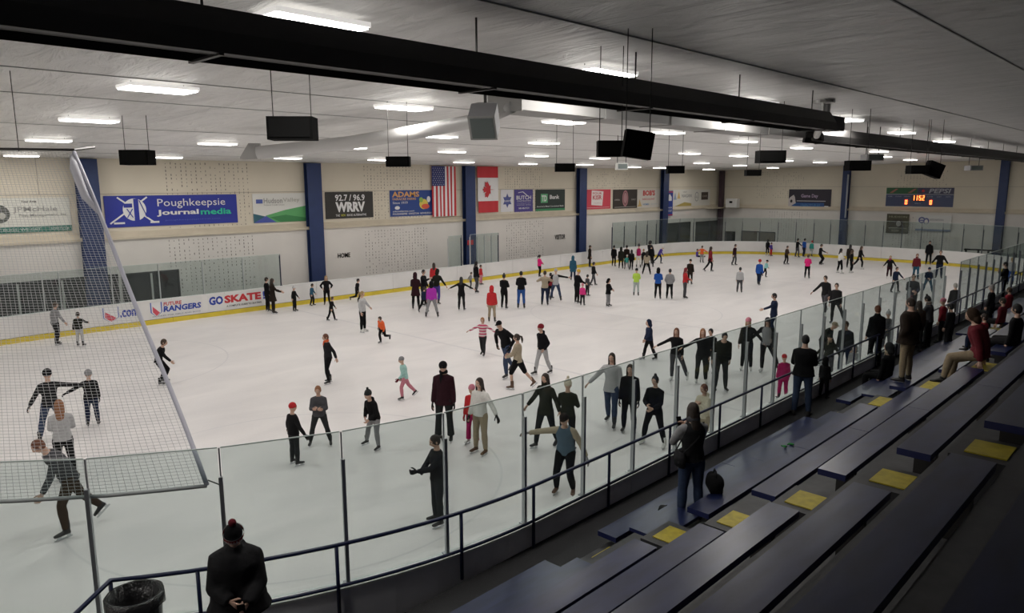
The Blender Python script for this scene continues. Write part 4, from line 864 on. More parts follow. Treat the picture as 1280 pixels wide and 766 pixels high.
def skel(s, hs, leg, arm, lean, nod, side, hturn):
    """joint positions in person space (forward +Y), s body scale, hs head scale"""
    J = {}; Hp = V((0, 0, 0)); Rl = M.Rotation(R(side), 3, 'Y')
    rp = Rl @ rotx(-lean*.45); rm = Rl @ rotx(-lean*.85); rc = Rl @ rotx(-lean)
    if leg in ('si', 'sx', 'gd'): rp = Rl @ rotx(-lean*.3+8)
    J['hip'] = Hp; J['wa'] = Hp+rp @ V((0, 0, .15*s)); J['ch'] = J['wa']+rm @ V((0, 0, .17*s)); J['sh'] = J['ch']+rc @ V((0, 0, .135*s)); J['nk'] = J['sh']+rc @ V((0, -.005*s, .07*s))
    rn = Rl @ rotx(-lean*.55-nod*.5); rh = M.Rotation(R(hturn), 3, 'Z') @ rotx(-lean*.25-nod)
    J['hd'] = J['nk']+rn @ V((0, .02*s, .05*s+.095*hs)); J['rp'], J['rm'], J['rc'], J['rh'] = rp, rm, rc, rh
    for k, sd in ((0, -1), (1, 1)):
        f, kn, ab = LEG[leg][k]; h = Hp+rp @ V((sd*.088*s, 0, -.02*s)); d = V((sd*sin(R(ab)), cos(R(ab))*sin(R(f)), -cos(R(ab))*cos(R(f)))); kk = h+d*.42*s
        f2 = f-kn; d2 = V((sd*sin(R(ab))*.8, sin(R(f2)), -cos(R(f2)))).normalized(); an = kk+d2*.40*s
        J['h%d' % k], J['k%d' % k], J['a%d' % k], J['fp%d' % k] = h, kk, an, f2
        f, o, e, inw = ARM[arm][k]; S = J['sh']+rc @ V((sd*.160*s, 0, -.035*s))
        u = rc @ V((sd*sin(R(o)), cos(R(o))*sin(R(f)), -cos(R(o))*cos(R(f)))); tg = (rc @ V((-sd*inw*1.4, 1-.3*inw, .25)))
        if arm in ('Lm', 'Rm', 'wi', 'Lo', 'Ro', 'Lx', 'Rx', 'ou'): u = V((sd*sin(R(o)), cos(R(o))*sin(R(f)), -cos(R(o))*cos(R(f))))
        nn = (tg-u*tg.dot(u)).normalized(); v = (u*cos(R(e))+nn*sin(R(e))).normalized()
        E_ = S+u*.28*s; W_ = E_+v*.25*s
        J['s%d' % k], J['e%d' % k], J['w%d' % k], J['v%d' % k], J['n%d' % k] = S, E_, W_, v, (nn*cos(R(e))-u*sin(R(e))).normalized()
    return J
class P: pass
PEOPLE = []
def proj_v(p):
    d = p-CAM; return 383-F*d.dot(up)/d.dot(fwd)
def person(spec):
    f = [x.strip() for x in spec.split('|')]
    o = {}
    for t in f[9].split():
        if '=' in t: a, b = t.split('='); o[a] = b
        else: o[t] = '1'
    leg, arm = f[4].split(); lean = float(o.get('lean', 0)); nod = float(o.get('nod', 8)); side = float(o.get('side', 0)); ht = float(o.get('turn', 0))
    gz = float(o.get('z', 0)); fx, fy, ty, ang = float(f[0]), f[1], float(f[2]), float(f[3])
    shod = 'shoe' in o; q = P(); q.o = o; soleh = .0 if shod else .055
    seated = leg in ('si', 'sx', 'gd'); q.seated = seated
    def build(h):
        s = h/1.75; hs = s*(1+.42*max(0, 1-s)) if s < 1 else 1.0
        J = skel(s, hs, leg, arm, lean, nod, side, ht)
        za = min(J['a0'].z, J['a1'].z); dz = (.115 if shod else .155)*s*.0
        fh = (.085*s if shod else .125*s)
        base = (J['hip'].z-.105*s) if seated else za-fh
        off = V((0, 0, -base))
        low = [J['a%d' % k] for k in (0, 1) if J['a%d' % k].z < za+.08*s] if not seated else [J['hip']]
        m_ = sum(low, V((0, 0, 0)))/len(low); off.x, off.y = -m_.x, -m_.y
        top = (J['hd']+off).z+.118*hs
        return s, hs, J, off, top
    if 'hold' in o or fy == '-':
        h = float(o['h']); s, hs, J, off, top = build(h)
        g0 = U(fx, ty, Z=gz+top); pos = V((g0.x, g0.y, gz))
    else:
        pos = U(fx, float(fy), Z=gz)
        if 'h' in o: h = float(o['h'])
        else:
            h = 1.6
            for _ in range(5):
                s, hs, J, off, top = build(h)
                # find h so the head top projects at ty
                lo, hi = .6, 2.3
                for _ in range(18):
                    md = (lo+hi)/2
                    if proj_v(pos+V((0, 0, md))) > ty: lo = md
                    else: hi = md
                h *= lo/top
            h = min(1.98, h)
        s, hs, J, off, top = build(h)
    for k in list(J):
        if isinstance(J[k], V) and k[0] not in 'vn' or k == 'nk': J[k] = J[k]+off
    q.h, q.s, q.hs, q.J = h, s, hs, J
    d = (CAM-pos); d.z = 0; d.normalize(); rgt = V((-d.y, d.x, 0))     # image-right as seen from the camera
    fd = d*cos(R(ang))+rgt*sin(R(ang)); q.rz = math.atan2(fd.y, fd.x)-pi/2; q.pos = pos
    q.px = F*top/(pos-CAM).length
    q.top, q.bot, q.head, q.feet, q.label = f[5], f[6], f[7], f[8], f[10]
    # ---------- volumes
    rp, rm, rc = J['rp'], J['rm'], J['rc']; fat = float(o.get('fat', 1)); kid = s < .82; wv = (1.06 if kid else 1.0)*fat
    vox = .019 if q.px > 85 else .023 if q.px > 50 else .029
    vox = max(vox*min(1, s+.1), .015)
    q.vox = vox
    def torso(g, gr, lo=0, w=wv, hem=None):
        R_ = []
        def rg(c, m_, rx, ry): R_.append((c, m_ @ X_, m_ @ Y_, (rx*s*w+gr), (ry*s*w+gr)))
        if hem is not None:
            rg(J['hip']+rp @ V((0, 0, -hem*s)), rp, .170+hem*.16, .125+hem*.16)
        rg(J['hip']+rp @ V((0, 0, -.05*s)), rp, .162, .112); rg(J['hip']+rp @ V((0, .0, .05*s)), rp, .155, .110); rg(J['wa'], rm, .132, .098); rg(J['ch'], rc, .152, .112); rg(J['ch']+rc @ V((0, 0, .075*s)), rc, .158, .110)
        rg(J['sh']+rc @ V((0, 0, -.005*s)), rc, .138, .088); rg(J['sh']+rc @ V((0, 0, .05*s)), rc, .072, .064)
        g.loft(R_, 14)
    def armv(g, gr, w=1, end=1.0):
        for k in (0, 1):
            S, E_, W_ = J['s%d' % k], J['e%d' % k], J['w%d' % k]; W2 = E_+(W_-E_)*end
            S0 = S+(J['sh']-S)*.35
            g.tube([S0, S, S+(E_-S)*.5, E_], [.052*s*w+gr, .056*s*w+gr, .047*s*w+gr, .041*s*w+gr], 9); g.ball(E_, .041*s*w+gr, 8, 6); g.tube([E_, E_+(W2-E_)*.4, W2], [.040*s*w+gr, .040*s*w+gr, .030*s*w+gr], 9)
    def legv(g, gr, w=1, end=1.0, flare=0, short=False):
        for k in (0, 1):
            h_, kk, a = J['h%d' % k], J['k%d' % k], J['a%d' % k]
            g.tube([h_+V((0, 0, .05*s)), h_+(kk-h_)*.15, h_+(kk-h_)*.55, kk], [.07*s*w+gr, .088*s*w+gr, .070*s*w+gr, .054*s*w+gr], 10); g.ball(kk, .054*s*w+gr, 8, 6)
            if not short: a2 = kk+(a-kk)*end; g.tube([kk, kk+(a-kk)*.32, kk+(a-kk)*.7, a2], [.053*s*w+gr, .058*s*w+gr, .046*s*w+gr+flare*.5, .038*s*w+gr+flare], 10)
    g = G(); torso(g, 0, w=.93*wv); armv(g, 0, .85, 1.02); legv(g, 0, .9)
    g.tube([J['sh'], J['nk'], J['hd']+J['rh'] @ V((0, -.02*s, -.03*hs))], [.075*s, .056*s, .05*s], 10)
    q.jb = len(JOBS); remesh(g, vox)
    # jacket
    gr = float(o.get('thick', .02))*min(1, s+.15); g = G(); hem = float(o.get('hem', .07))
    if 'coat' in o: hem = float(o.get('hem', .30))
    torso(g, gr, hem=hem if not seated else .05)
    if 'vest' not in o: armv(g, gr*.8, float(o.get('aw', 1)), .96)
    if 'collar' in o or 'coat' in o: g.loft([(J['sh']+rc @ V((0, 0, .03*s)), rc @ X_, rc @ Y_, .09*s, .085*s), (J['nk']+rc @ V((0, .01*s, .045*s)), rc @ X_, rc @ Y_, .072*s, .078*s)], 12)
    if 'hoody' in o: g.ball(J['nk']+rc @ V((0, -.07*s, .0)), (.10*s, .06*s, .06*s), 10, 8)
    q.jj = len(JOBS); remesh(g, vox, 8 if fat > 1.2 else 3)
    q.jv = None
    if 'vest' in o: g = G(); torso(g, gr*.3); armv(g, gr*.8, 1, .96); q.jv = len(JOBS); remesh(g, vox, 2)
    # trousers
    g = G(); tw = float(o.get('leg', 1.06)); R_ = []
    g.loft([(J['hip']+rp @ V((0, 0, -.11*s)), rp @ X_, rp @ Y_, .13*s, .09*s), (J['hip']+rp @ V((0, 0, -.05*s)), rp @ X_, rp @ Y_, .166*s*wv, .114*s*wv), (J['hip']+rp @ V((0, 0, .06*s)), rp @ X_, rp @ Y_, .15*s*wv, .106*s*wv)], 12)
    legv(g, .012, tw, .97, float(o.get('flare', 0)), 'short' in o); q.jt = len(JOBS); remesh(g, vox, 2)
    PEOPLE.append(q)
def finish():
    res = flush()
    for q in PEOPLE:
        J, s, hs, o = q.J, q.s, q.hs, q.o
        e = empty('person', q.pos, q.rz, label=q.label, cat='person')
        skin = SK['d' if 'dark' in o else 'l']
        # body: remeshed trunk and limbs joined with head and hands as one mesh
        b = res[q.jb]; g = G(); nv = len(b.vertices); g.v = [tuple(v.co) for v in b.vertices]; g.f = [tuple(p.vertices) for p in b.polygons]; g.m = [0]*len(g.f); bpy.data.meshes.remove(b)
        Th = M.Translation(J['hd']) @ J['rh'].to_4x4() @ M.Scale(hs, 4)
        ap(g, HEADH if q.px > 60 else HEADL, Th)
        Hm = []
        for k, sd in ((0, -1), (1, 1)):
            v = J['v%d' % k]; n_ = J['n%d' % k]; z = -v; y = (n_-z*n_.dot(z)); 
            inward = J['rc'] @ V((-sd, 0, 0)); y = inward-z*inward.dot(z)
            if y.length < .2: y = n_-z*n_.dot(z)
            y.normalize(); x = y.cross(z)
            if sd < 0: x = -x     # mirror keeps the thumb forward
            T = M.Translation(J['w%d' % k]-v*.01) @ M((x, y, z)).transposed().to_4x4() @ M.Scale(s*1.02, 4)
            cu = 1 if ('grip' in o or ('gripL' in o and k == 0) or ('gripR' in o and k == 1)) else 0
            ap(g, HAND[cu], T, 0); Hm.append((T, cu))
        link('body', g.mesh('body', [skin, LIP, EYW, EYI, BROW], True), e)
        def cl(name, idx, m_):
            me = res[idx]; me.materials.clear(); me.materials.append(m_); me.name = name; return link(name, me, e)
        nm = 'coat' if 'coat' in o else 'jacket'
        cl(nm, q.jj, fab(q.top))
        if q.jv is not None: cl('sleeves', q.jv, fab(o['vest']))
        cl('trousers', q.jt, fab(q.bot))
        for hd in q.head.split('+'):
            ty, c = hd.split(':'); hr = ty in ('short', 'long', 'pony', 'bun', 'curly')
            sc = 1.04 if not hr and '+' in q.head else 1.0
            tinst({'pom': 'knit_hat', 'beanie': 'knit_hat', 'slouch': 'knit_hat'}.get(ty, 'hair' if hr else ty), ty, e, Th @ M.Scale(sc, 4), hairm(c) if hr else fab(c))
            if ty == 'pom' and 'pomc' in o: 
                ob('pompom', G().ball((0, -.03, .19), .042, 10, 8), fab(o['pomc']), e, smooth=True).matrix_local = Th @ M.Scale(sc, 4)
        if 'scarf' in o: tinst('scarf', 'scarf', e, M.Translation(J['nk']) @ J['rc'].to_4x4() @ M.Scale(s*1.05, 4), fab(o['scarf']))
        if 'glove' in o:
            for T, cu in Hm: g = G(); ap(g, HAND[cu], T @ M.Scale(1.16, 4), 0); link('glove', g.mesh('glove', [fab(o['glove'])], True), e)
        for k in (0, 1):
            a = J['a%d' % k]; low = min(J['a0'].z, J['a1'].z); fp = J['fp%d' % k]; lift = a.z-low
            pitch = 0 if (lift < .05*s and q.pos.z >= 0 and 'gd' not in o) else max(-75, min(25, fp))
            if q.seated: pitch = 0
            fs_ = s*(1.08 if s < .8 else 1.0)
            yaw = (8 if k == 0 else -8)
            H_ = .085 if 'shoe' in o else .125
            T = M.Translation(a) @ M.Rotation(R(yaw), 4, 'Z') @ M.Rotation(R(pitch), 4, 'X') @ M.Scale(fs_, 4) @ M.Translation((0, .03, -H_*s/fs_))
            c = q.feet
            bt = tinst('shoe' if 'shoe' in o else 'skate', 'shoe' if 'shoe' in o else 'skate_boot', e, T, BOOT.get(c, BOOT['b']))
            if 'shoe' not in o: link('blade', BLM, bt)
        if 'bag' in o:
            g = G(); c_ = J['hip']+V((.20*s if o['bag'] == 'R' else -.20*s, -.02, .02)); g.loft([(c_+V((0, 0, -.12)), X_, Y_, .05, .13), (c_+V((0, 0, .0)), X_, Y_, .07, .15), (c_+V((0, 0, .10)), X_, Y_, .04, .12)], 10); 
            bo = ob('shoulder_bag', g, fab('soft'), e, smooth=True); ob('strap', G().tube([c_+V((0, .1, .1)), J['ch']+V((0, .15*s, .05)), J['s0' if o['bag'] == 'R' else 's1']+V((0, 0, .07*s)), J['ch']+V((0, -.15*s, 0)), c_+V((0, -.1, .1))], .012, 6), fab('soft'), bo)
        if 'phone' in o:
            c_ = J['w1']+J['v1']*.10*s+J['n1']*.0; ph = ob('phone', G().box(-.038, -.005, -.075, .038, .005, .075), BLACK, e); ph.location = c_+V((-.03, .03, 0)); ph.rotation_euler = (R(-30), 0, 0)
        if 'hockeyhat' in o:
            for (z0, z1, c_) in ((.012, .022, 'white'), (.022, .060, 'dred'), (.060, .070, 'white')):
                g = G(); g.loft([(V((0, -.012, z0)), X_, Y_, .097, .111), (V((0, -.012, z1)), X_, Y_, .099, .113)], 24, caps=False); bo = ob('hat_band', g, fab(c_), e, smooth=True); bo.matrix_local = Th @ M.Scale(1.06, 4)
            for i, ch in enumerate('HOCKEY'):
                me = text_mesh(ch, .02); a = R(38-15*i); Tl = M.Translation((sin(a)*.102, -.012+cos(a)*.117, .031)) @ M.Rotation(pi-a, 4, 'Z') @ M.Rotation(pi/2, 4, 'X')
                fit(me, -.009, 0, .009, .020, M.Identity(4), 0); me.materials.append(fab('white')); lo = link('hat_letter', me, e); lo.matrix_local = Th @ M.Scale(1.06, 4) @ Tl
SPECS = '''
71|431|378|120|gl ou|grey|soft|short:brown|b|lean=10|skater in grey patterned top behind the net, left of two at the far boards
101|433|390|150|st Rf|dolive|lgrey|short:dbrown|b||skater in dark top and pale trousers behind the net at the far boards
68|551|463|175|wd Rx|soft|jeans|helmet:black|b|glove=black lean=6 turn=-10|skater in black jacket and jeans reaching right to a partner behind the net
117|533|463|178|st Lo|black|navy|helmet:grey|b|glove=black|smaller skater in black jacket seen from behind, right of the pair behind the net
84|600|500|178|st la|lgrey|black|long:ginger|b|nod=10|ginger curly-haired skater in pale grey sweater seen from behind through the net
84|672|546|-75|sr Lf|dgrey|brown|short:auburn|b|lean=38 nod=22|brown-haired skater leaning forward in dark grey top at the lower left
203|480|424|75|kn Rf|black|black|short:brown|b|lean=24|boy in black skating right past the edge of the net
335|389|346.5|110|st dn|black|black|short:dbrown|b||tall man in black at the boards beside the SKATE advert
342|392|348|100|st fr|dbrown|dbrown|long:dbrown|b|coat hem=.34|woman in long dark brown coat right of the man in black at the boards
368.5|389|358|60|st ou|black|black|beanie:lgrey|b||child in black jacket and white knit hat at the far boards
390|382|354.5|70|gl ou|dteal|soft|short:dbrown|b|lean=8|child in dark blue-grey jacket skating left of the third blue column base
409|381|344.5|0|st hp|black|black|long:blonde|b||blonde woman in black standing with hands on hips at the far boards
414|401|371|70|wr ou|black|black|short:brown|b|lean=12|boy in black striding right in front of the blonde woman in black
448|378|348|80|br pk|black|black|short:black|b|lean=10|skater in black with one leg trailing behind at the far boards
454|415|364|60|st Lm|lgrey|black|pony:blonde|w||woman in light grey jacket, black trousers and white skates
476|429|394|-40|bl lf|orange|black|short:dbrown|b|lean=40 side=-14 glove=black|child in bright orange jacket bending over with one leg lifted
412|479|417|-70|gl bk|soft|black|short:auburn|b|scarf=orange lean=4|boy in black jacket with orange collar standing alone on open ice
503|500|447|-78|sr lf|mint|palepink|beanie:grey|b|glove=maroon lean=10|small girl in mint jacket and pink trousers with grey knit hat
369|581|504|120|st ou|black|char|beanie:red|b|glove=black|boy in black jacket with striped red knit hat behind the near glass
401|556|482|-8|wd cr|dgrey|char|short:ginger|b|nod=14|ginger boy in dark grey hoodie holding one arm across his chest
466|560|485|-50|lr la|black|grey|pom:char|b|lean=20 hoody vest=black|boy in black vest, grey trousers and dark pompom hat pushing off left
556|551|452.5|-12|st dn|dkmaroon|char|slouch:black|b|scarf=black flare=.035 glove=black hem=.14 nod=22|tall adult in black coat, scarf and knit hat holding a child's hand
591|555|481|-30|st dn|red|mag|beanie:palepink|w|glove=red flare=.02|little girl in red jacket, magenta trousers and pink hat
601|567|472|-40|st Lm|white|sand|long:dbrown|n|glove=soft|long-haired girl in white jacket and tan trousers holding out one arm
548|655|543.5|-70|st gv|soft|char|pony:dbrown|b|bag0=1 grip glove=soft nod=16|woman in black jacket pulling on gloves behind a glass post
604|444|396.5|-20|wr wi|stripe|char|pony:ginger|b|aw=.9|girl in pink striped sweater with both arms held out
633|473|400|-40|sr hp|black|jeans|cap:black|b|lean=34 glove=black|young man in black sweatshirt and cap leaning forward
640|487|418|-110|sr la|beige|black|pony:dbrown|n|short leg=1.2|woman in beige sweater and black cropped trousers
679|468|405|-50|wl pk|black|lgrey|slouch:dred|b|hoody lean=8|boy in black hoodie, grey trousers and dark red knit hat
615|403|357.5|170|st dn|red|sand|hood:red|b|hem=.12|skater in hooded red jacket and tan trousers seen from behind
630|386|342.5|160|gl la|black|black|bun:black|b||woman in black with hair in a bun, left of the man in blue jeans
651.5|386|339|178|st la|black|bjeans|short:black|b||man in black jacket and bright blue jeans seen from behind
577|388|346|165|st wi|black|soft|long:black|b|hem=.16 aw=.8|woman in short black coat with both arms stretched wide
520|387|341|170|st la|dkmaroon|black|hood:dkmaroon|b|coat|woman in long dark maroon coat in the group below the flag banner
530|382|337|60|st wv|black|soft|short:black|b||man in black raising one hand beside the woman in maroon coat
543|366|328.5|178|st dn|red|soft|long:dbrown|b||woman in red jacket with long brown hair at the far boards
546|380|337|150|gl ou|dolive|purple|hood:dolive|b|lean=14|person in dark olive jacket standing behind the child in magenta
540|397|352|176|wd dn|magenta|grey|hood:black|b||child in bright magenta jacket and grey trousers seen from behind
534|390|358|150|sl dn|navy|black|short:dbrown|b||child in navy jacket left of the child in magenta
595|366|326.5|120|gl dn|black|dgrey|long:black|b||woman in black jacket skating along the far boards near the blue column
588|361|340|110|gl bk|grey|dgrey|short:brown|b|lean=10|child in grey behind the woman in black at the timekeeper box
601|356|331|60|st dn|red|palepink|short:black|b||small child in pink and red suit beside the woman in black
674|346|318.5|120|gl la|hotpink|black|pony:black|b||girl in hot pink jacket and black trousers at the far boards
681|382|338.5|176|st up|beige|navy|short:dbrown|b||man in beige shirt with both elbows raised, seen from behind
694.5|376|336|172|wd Rx|lgrey|jeans|beanie:lgrey|b|vest=black|person in pale grey vest with black sleeves and jeans, arm out right
688|373|341|150|st dn|dred|black|short:black|b||child in red jacket between the man in beige and the grey vest
716|351|320|170|gl dn|dteal|navy|hood:dteal|b|coat|skater in long dark teal jacket near the fourth blue column
737|334|306.5|100|st dn|dbrown|black|short:dbrown|b|coat|tall man in dark coat standing at the boards right of the fourth blue column
741|357|327.5|110|wr ou|black|dgrey|short:black|b||child in black jacket and grey trousers right of the teal jacket
721|379|337|120|st fr|black|black|beanie:yel|b|fat=1.15 lean=8|large man in black with yellow hat guiding two small children
734|370|343|130|st dn|dgrey|soft|short:black|b||child in dark grey jacket beside the man with yellow hat
728|382|354.5|160|st dn|pink|soft|beanie:palepink|b||small child in pink jacket in front of the man with yellow hat
760|383|348.5|60|st la|black|grey|hood:black|b|hem=.16 nod=20|child in black hooded coat and grey trousers alone on the ice
795|370|335.5|175|st la|lime|pale|beanie:black|b||skater in lime yellow jacket and pale trousers seen from behind
767|333|306.5|160|gl dn|black|black|short:black|b||dark figure in black at the left edge of the crowd by the boards
776|336|309|175|st dn|dolive|black|hood:dolive|b|coat|person in long dark olive coat second from left in the crowd
783|334|306.5|170|st dn|dbrown|black|short:black|b||man in dark brown behind the child in teal
783.5|337|318.5|160|wd ou|teal|grey|beanie:white|b||small child in teal jacket and white hat in the crowd
789|337.5|312|170|wr dn|black|black|long:black|b||woman in black right of the small child in teal
798|334.5|305.5|175|st la|mag|white|pom:dgrey|b|vest=white|person in white and red jacket with grey pompom hat in the crowd
804|333|311|160|st dn|soft|soft|short:blonde|b||fair-haired person in black behind the beige jacket
808|343.5|314|175|wd la|beige|black|long:dbrown|b||skater in pale beige jacket and black trousers in front of the crowd
816|334|306|165|sl dn|black|black|short:black|b||tall man in black at the right side of the crowd
812|330|301|150|st la|soft|soft|curly:black|b||person with big curly black hair at the back of the crowd
826|329.5|307.5|75|sr Rf|purple|navy|helmet:white|b|lean=38|skater in purple-blue jacket and white helmet leaning toward the boards
822|374|335|172|st la|blue|black|hood:black|b||skater in blue jacket with white print and black trousers
836.5|374|336|176|st pk|grey|black|short:black|b||man in grey sweater with hands in pockets seen from behind
855.5|373|334.5|100|st la|red|dgrey|long:dred|b||woman in red jacket and grey trousers facing right
862|355.5|324|165|gl dn|dbrown|dbrown|cap:dbrown|b||man in dark brown jacket behind the woman in red
877|328.5|307|150|st wi|orange|grey|short:brown|b|aw=.9|child in orange jacket with arms out by the far boards
871.5|321|310.5|70|gd dn|purple|navy|short:brown|b|h=1.25|child in purple sitting on the ice behind the orange jacket
889|339.5|308|110|sr dn|dred|black|long:dbrown|b|coat hem=.2|woman in dark red coat striding right near the far corner
917|331.5|305|60|gl dn|dkmaroon|dgrey|short:dbrown|b|lean=8|skater in dark maroon top below the far corner column
959|319.5|299|150|st dn|black|black|long:black|w||skater in black with white skates at the end boards beside the purple jacket
963.5|320|303|60|st Ro|purple|red|short:dbrown|b||child in purple jacket and red trousers at the end boards
982|330.5|307|60|gl la|brown|black|short:black|b|lean=8|boy in brown-grey jacket skating right of the purple jacket
996|321.5|298|120|wd Ro|black|dgrey|short:black|b||tall skater in black left of the blue jacket at the end boards
1004|321|298|130|gl dn|blue|navy|short:black|b|lean=6|skater in blue jacket at the end boards left of the red hat
1013.5|320.5|301|150|gl dn|teal|pale|beanie:red|b|lean=8|child in teal jacket with red hat at the end boards
1025.5|331|305|80|kn Rf|black|black|short:dbrown|b|lean=4|skater in black with one arm pointing right below the end wall banner
1008.5|348|318|170|st la|hotpink|black|short:brown|b||girl in hot pink jacket with black trousers seen from behind
948|356.5|324.5|160|wr dn|blue|navy|helmet:red|b|hem=.14|child in blue jacket with red helmet
957|346.5|325|60|sl la|cyan|black|cap:black|b|lean=16|child in pale cyan jacket and black cap right of the red helmet
924|366|334|178|st dn|lgrey|dgrey|short:black|b||boy in light grey jacket and dark trousers seen from behind
966|421|366.5|-75|gl Lf|navy|navy|short:black|b|aw=.95 side=0|tall young man in navy sweater reaching left behind the glass
1031|395|345|-30|sr Rm|soft|dgrey|short:dbrown|w|lean=8|skater in black top and grey trousers left of the close pair at the glass
1047|405|354|-12|ll dn|soft|char|short:dbrown|b||young man in black sweater with one leg out to the right
1049|341.5|310.5|120|wd la|white|black|long:black|w||woman in white jacket, black trousers and white skates near the end wall
1061|335|305.5|160|st dn|dbrown|soft|long:black|b||woman with dark hair in brown jacket behind the white jacket
1063|341|312|100|gl dn|black|black|long:brown|w||woman in black with white skates right of the white jacket
1077|336.5|307.5|70|sr ou|black|black|long:brown|w|lean=6|woman in black with white skates striding right at the end boards
1111|348|319.5|4|st ou|black|dkmaroon|short:blonde|w|scarf=mag|fair-haired person in black with dark red front near the end wall
1118|365.5|333.5|40|wd Lm|navy|dgrey|short:dbrown|b|lean=6|boy in navy jacket crouching with one arm out, behind the glass
1144|349|317|5|gl dn|maroon|dteal|short:auburn|b|scarf=maroon|auburn-haired skater in maroon jacket facing the camera
1160|331|301|0|st dn|black|black|short:black|b|coat hem=.14 fat=1.15|big man in black coat standing in front of the end boards
1173|348|313|0|gl ou|black|navy|short:brown|b|fat=1.1 aw=1.1|man in black jacket with round hair right of the big man in coat
1159|366|334|5|wd la|navy|dteal|cap:navy|b|lean=10|boy in navy with wide spread legs behind the glass
1137.5|397|342|10|st la|dgrey|dgrey|short:dbrown|b|fat=1.1|man in grey-brown jacket close behind the near glass, right part
849|476|410|-8|ll Ro|black|dgrey|long:auburn|w|aw=.85|long-haired woman in black top with arm out left, behind the glass
876|479|410.5|4|st Ro|soft|char|long:ginger|w|aw=.9|red-haired woman in black jacket beside the woman with her arm out
900|489|413|12|st dn|dolive|char|short:black|b|lean=30 fat=1.2|broad man in dark olive jacket bending forward in bulky skates
888|466|410|-20|gl la|soft|soft|short:black|b|lean=12|dark-haired man half hidden behind the broad man in olive
932.5|463|397.5|-6|st Lm|soft|soft|long:blonde+beanie:palepink|w||woman in black jacket with pale pink hat and white skates
962|466|397.5|-12|ll Rm|grey|soft|long:brown+cap:dgrey|w|vest=soft|woman in grey vest with dark sleeves holding a friend's hand
881|-|480|-45|st hf|cream|beige|short:auburn|b|h=1.55 hoody|auburn-haired woman in cream jacket close to the near glass
812|450|400|-65|wl lf|navy|black|hood:navy|b|lean=6|boy in navy hooded jacket skating left just above the glass
764|531|440.5|-14|wr Rm|lgrey|jeans|long:dbrown|b|hem=.12|long-haired woman in light grey jacket and blue jeans
786|541|455|-8|gl dn|black|black|long:dbrown|b|glove=black hem=.1 aw=.95|long-haired woman in black jacket behind a glass post
817|557|469.5|-25|wd la|black|black|bun:black|w|hem=.14|woman in black jacket with hair bun and white skates
683|558|466|-35|wl ou|olive|char|long:dbrown|b|coat hem=.16 scarf=dolive|dark-haired woman in olive parka behind the near glass
709|565|475|170|st hf|olive|soft|pom:cream|b||person in cream pompom hat behind the man in blue-grey vest
706|618|514.5|-12|kn Rx|gblue|black|cap:dbrown|n|vest=beige glove=grey lean=20 fat=1.05|man in blue-grey vest with beige sleeves gripping the glass post
981|-|443|-160|st dn|mag|mag|cap:red|b|h=1.28 hem=.14|child in pink-red jacket and red cap at the near glass
1030|-|401|70|gl fr|dolive|soft|cap:beige|b|h=1.6 lean=42|adult in olive jacket bending over a child behind the glass
1038|-|418|-10|st ou|olive|dgrey|beanie:olive|b|h=1.38 scarf=sand|child in olive jacket with tan hood being helped at the glass
1059|-|401|-20|st dn|char|navy|short:brown|b|h=1.74 aw=1.1 fat=1.1 lean=6|man in dark navy jacket with arms low behind the glass
1069|-|432|-10|st dn|grey|grey|hood:grey|b|h=1.2 hem=.2|child in grey snowsuit in front of the man in dark navy
1111|-|389|-20|st la|dgrey|dgrey|pom:lgrey|b|h=1.5|child in grey jacket and grey pompom hat behind the glass
862|650|504|-150|st ph|soft|jeans|long:dbrown|b|z=.97 shoe scarf=dgrey bag=L hem=.02 vest=grey phone|woman with long brown hair taking a photo beside the railing
292|-|652|-5|st la|soft|black|pom:black|b|z=.7 h=1.86 shoe fat=1.5 aw=1.4 thick=.035 hoody collar hockeyhat pomc=maroon nod=22 lean=8 hem=.16 phone gripR|large man in dark padded jacket and pompom hat looking at his hands
1001|519|419|178|st la|black|jeans|short:black|b|z=.7 shoe fat=1.22 aw=1.15|broad man in black jacket and jeans leaning on the railing, seen from behind
1029|497|447|160|st dn|black|black|hood:black|b|z=.7 shoe|child in black beside the broad man at the railing
1092|457|382|-150|st dn|black|black|short:auburn|b|z=.7 shoe fat=1.08 coat hem=.14|short-haired man in long black jacket standing at the railing
1131|476|372.5|-115|st pk|dbrown|khaki|short:dbrown|b|z=1.51 shoe fat=1.32 aw=1.3 thick=.03 hem=.14|big bearded man in dark brown jacket and khaki trousers on the benches
1107|474|429|-120|si dn|black|black|hood:char|b|z=.97 shoe scarf=sand|child in black with tan fur hood sitting on the lowest bench by the railing
1150|-|376|-150|st dn|brown|soft|long:dbrown|b|z=.7 h=1.66 shoe|long-haired person in brown coat standing behind the big bearded man
1164|-|370|-110|st fr|dgrey|soft|bun:black|b|z=.7 h=1.72 lean=6 shoe scarf=plaid nod=24|dark-haired woman with checked scarf looking down at the railing
1180|-|373|-100|st dn|dred|soft|beanie:palepink|b|z=.7 h=1.5 shoe|child in red jacket and pink hat standing at the railing
1190|-|380|-120|st dn|soft|soft|short:black|b|z=.7 h=1.5 shoe nod=20|dark-haired person in black between the pink hat and the dark red jacket
1224|449|377|-95|sx dn|maroon|khaki|hood:brown|b|z=2.59 shoe fat=1.15 thick=.03 nod=20 lean=20|man in dark red jacket and khaki trousers sitting with a foot raised
1231|-|392|-100|si dn|dred|navy|short:dbrown|b|z=2.05 h=1.25 shoe|small child in red and navy on the bench right of the dark red jacket
1195|-|354|-150|st dn|char|char|short:greyhair|b|z=0 h=1.7|grey-haired person in dark jacket at the gate in the glass
1258|-|327.5|-90|st ph|black|black|short:black|b|z=.7 h=1.75 shoe fat=1.1|person in black standing at the railing at the right edge
1241|-|356|-110|st dn|soft|soft|short:greyhair|b|z=.7 h=1.6 shoe|grey-haired person in black at the railing near the right edge
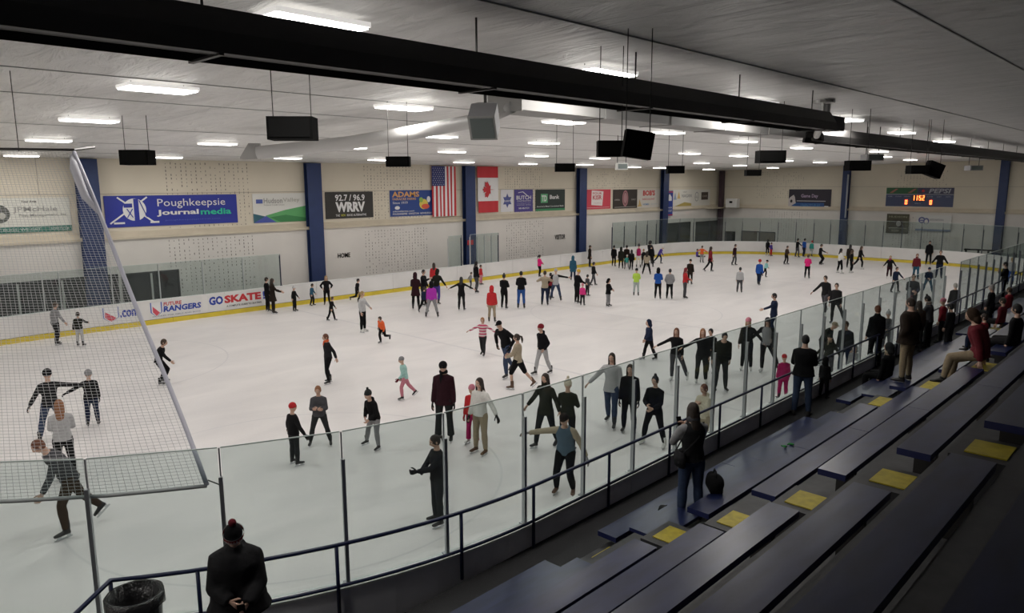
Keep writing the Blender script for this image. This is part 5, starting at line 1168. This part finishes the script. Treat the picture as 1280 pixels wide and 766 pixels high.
1262|-|359|-110|si dn|dred|soft|short:brown|b|z=.97 h=1.7 shoe fat=1.1|person in dark red jacket seated at the right edge
1240|-|368|-110|si dn|soft|soft|short:blonde|b|z=.97 h=1.5 shoe|fair-haired child in black seated behind the small child in red
1254|-|372|-110|si dn|maroon|soft|short:dbrown|b|z=1.51 h=1.65 shoe|person in maroon seated lower at the right edge
1272|-|380|-110|si dn|black|soft|short:black|b|z=2.59 h=1.7 shoe|dark seated figure cut off by the right edge
1266|-|322|-160|st dn|lgrey|blue|short:blonde|b|z=0 h=1.6|skater in pale grey and blue beyond the rail at the right edge
'''
for ln in SPECS.strip().split('\n'): person(ln)
finish()
# ================================================================== bags and small things on the benches
def lump(name, u, v, z, dims, col, label, cat, rz=.7, seed=1):
    p = U(u, v, Z=z); random.seed(seed); e = empty(name, p, rz, label=label, cat=cat); a, b_, c = dims
    g = G(); g.ball((0, 0, c*.45), (a, b_, c*.5), 12, 9); g.ball((a*.4, b_*.2, c*.6), (a*.5, b_*.6, c*.38), 10, 8); g.ball((-a*.45, -b_*.1, c*.4), (a*.5, b_*.7, c*.4), 10, 8); g.box(-a*.8, -b_*.7, 0, a*.8, b_*.7, c*.3)
    remesh(g, .018, 3); me = flush()[0]; me.materials.clear(); me.materials.append(fab(col)); link('bag_body', me, e)
    ob('strap', G().tube([(-a*.5, 0, c*.8), (-a*.3, 0, c*1.15), (a*.3, 0, c*1.15), (a*.5, 0, c*.8)], .012, 6), fab('soft'), e, smooth=True)
lump('backpack', 893, 612, 1.51, (.2, .14, .26), 'black', 'black backpack lying on the bench right of the woman taking a photo', 'bag')
lump('duffel_bag', 836, 645, .97, (.26, .13, .12), 'soft', 'dark flat bag on the lowest bench left of the woman taking a photo', 'bag', 1.0, 2)
for i, (u, v) in enumerate(((981, 559), (989, 556))):
    p = U(u, v, Z=1.51); g = G(); g.ball((0, 0, .018), (.055, .035, .018), 10, 6); g.tube([(.02, .03, .012), (.045, .055, .012)], [.013, .009], 6)
    k = empty('mitten', p, .5+i, label='small green mitten on the blue bench, %s of the pair' % ('left' if i == 0 else 'right'), cat='mitten', group='green mittens'); ob('mitten_body', g, mat('cloth_green', (.01, .16, .03), .9), k, smooth=True)
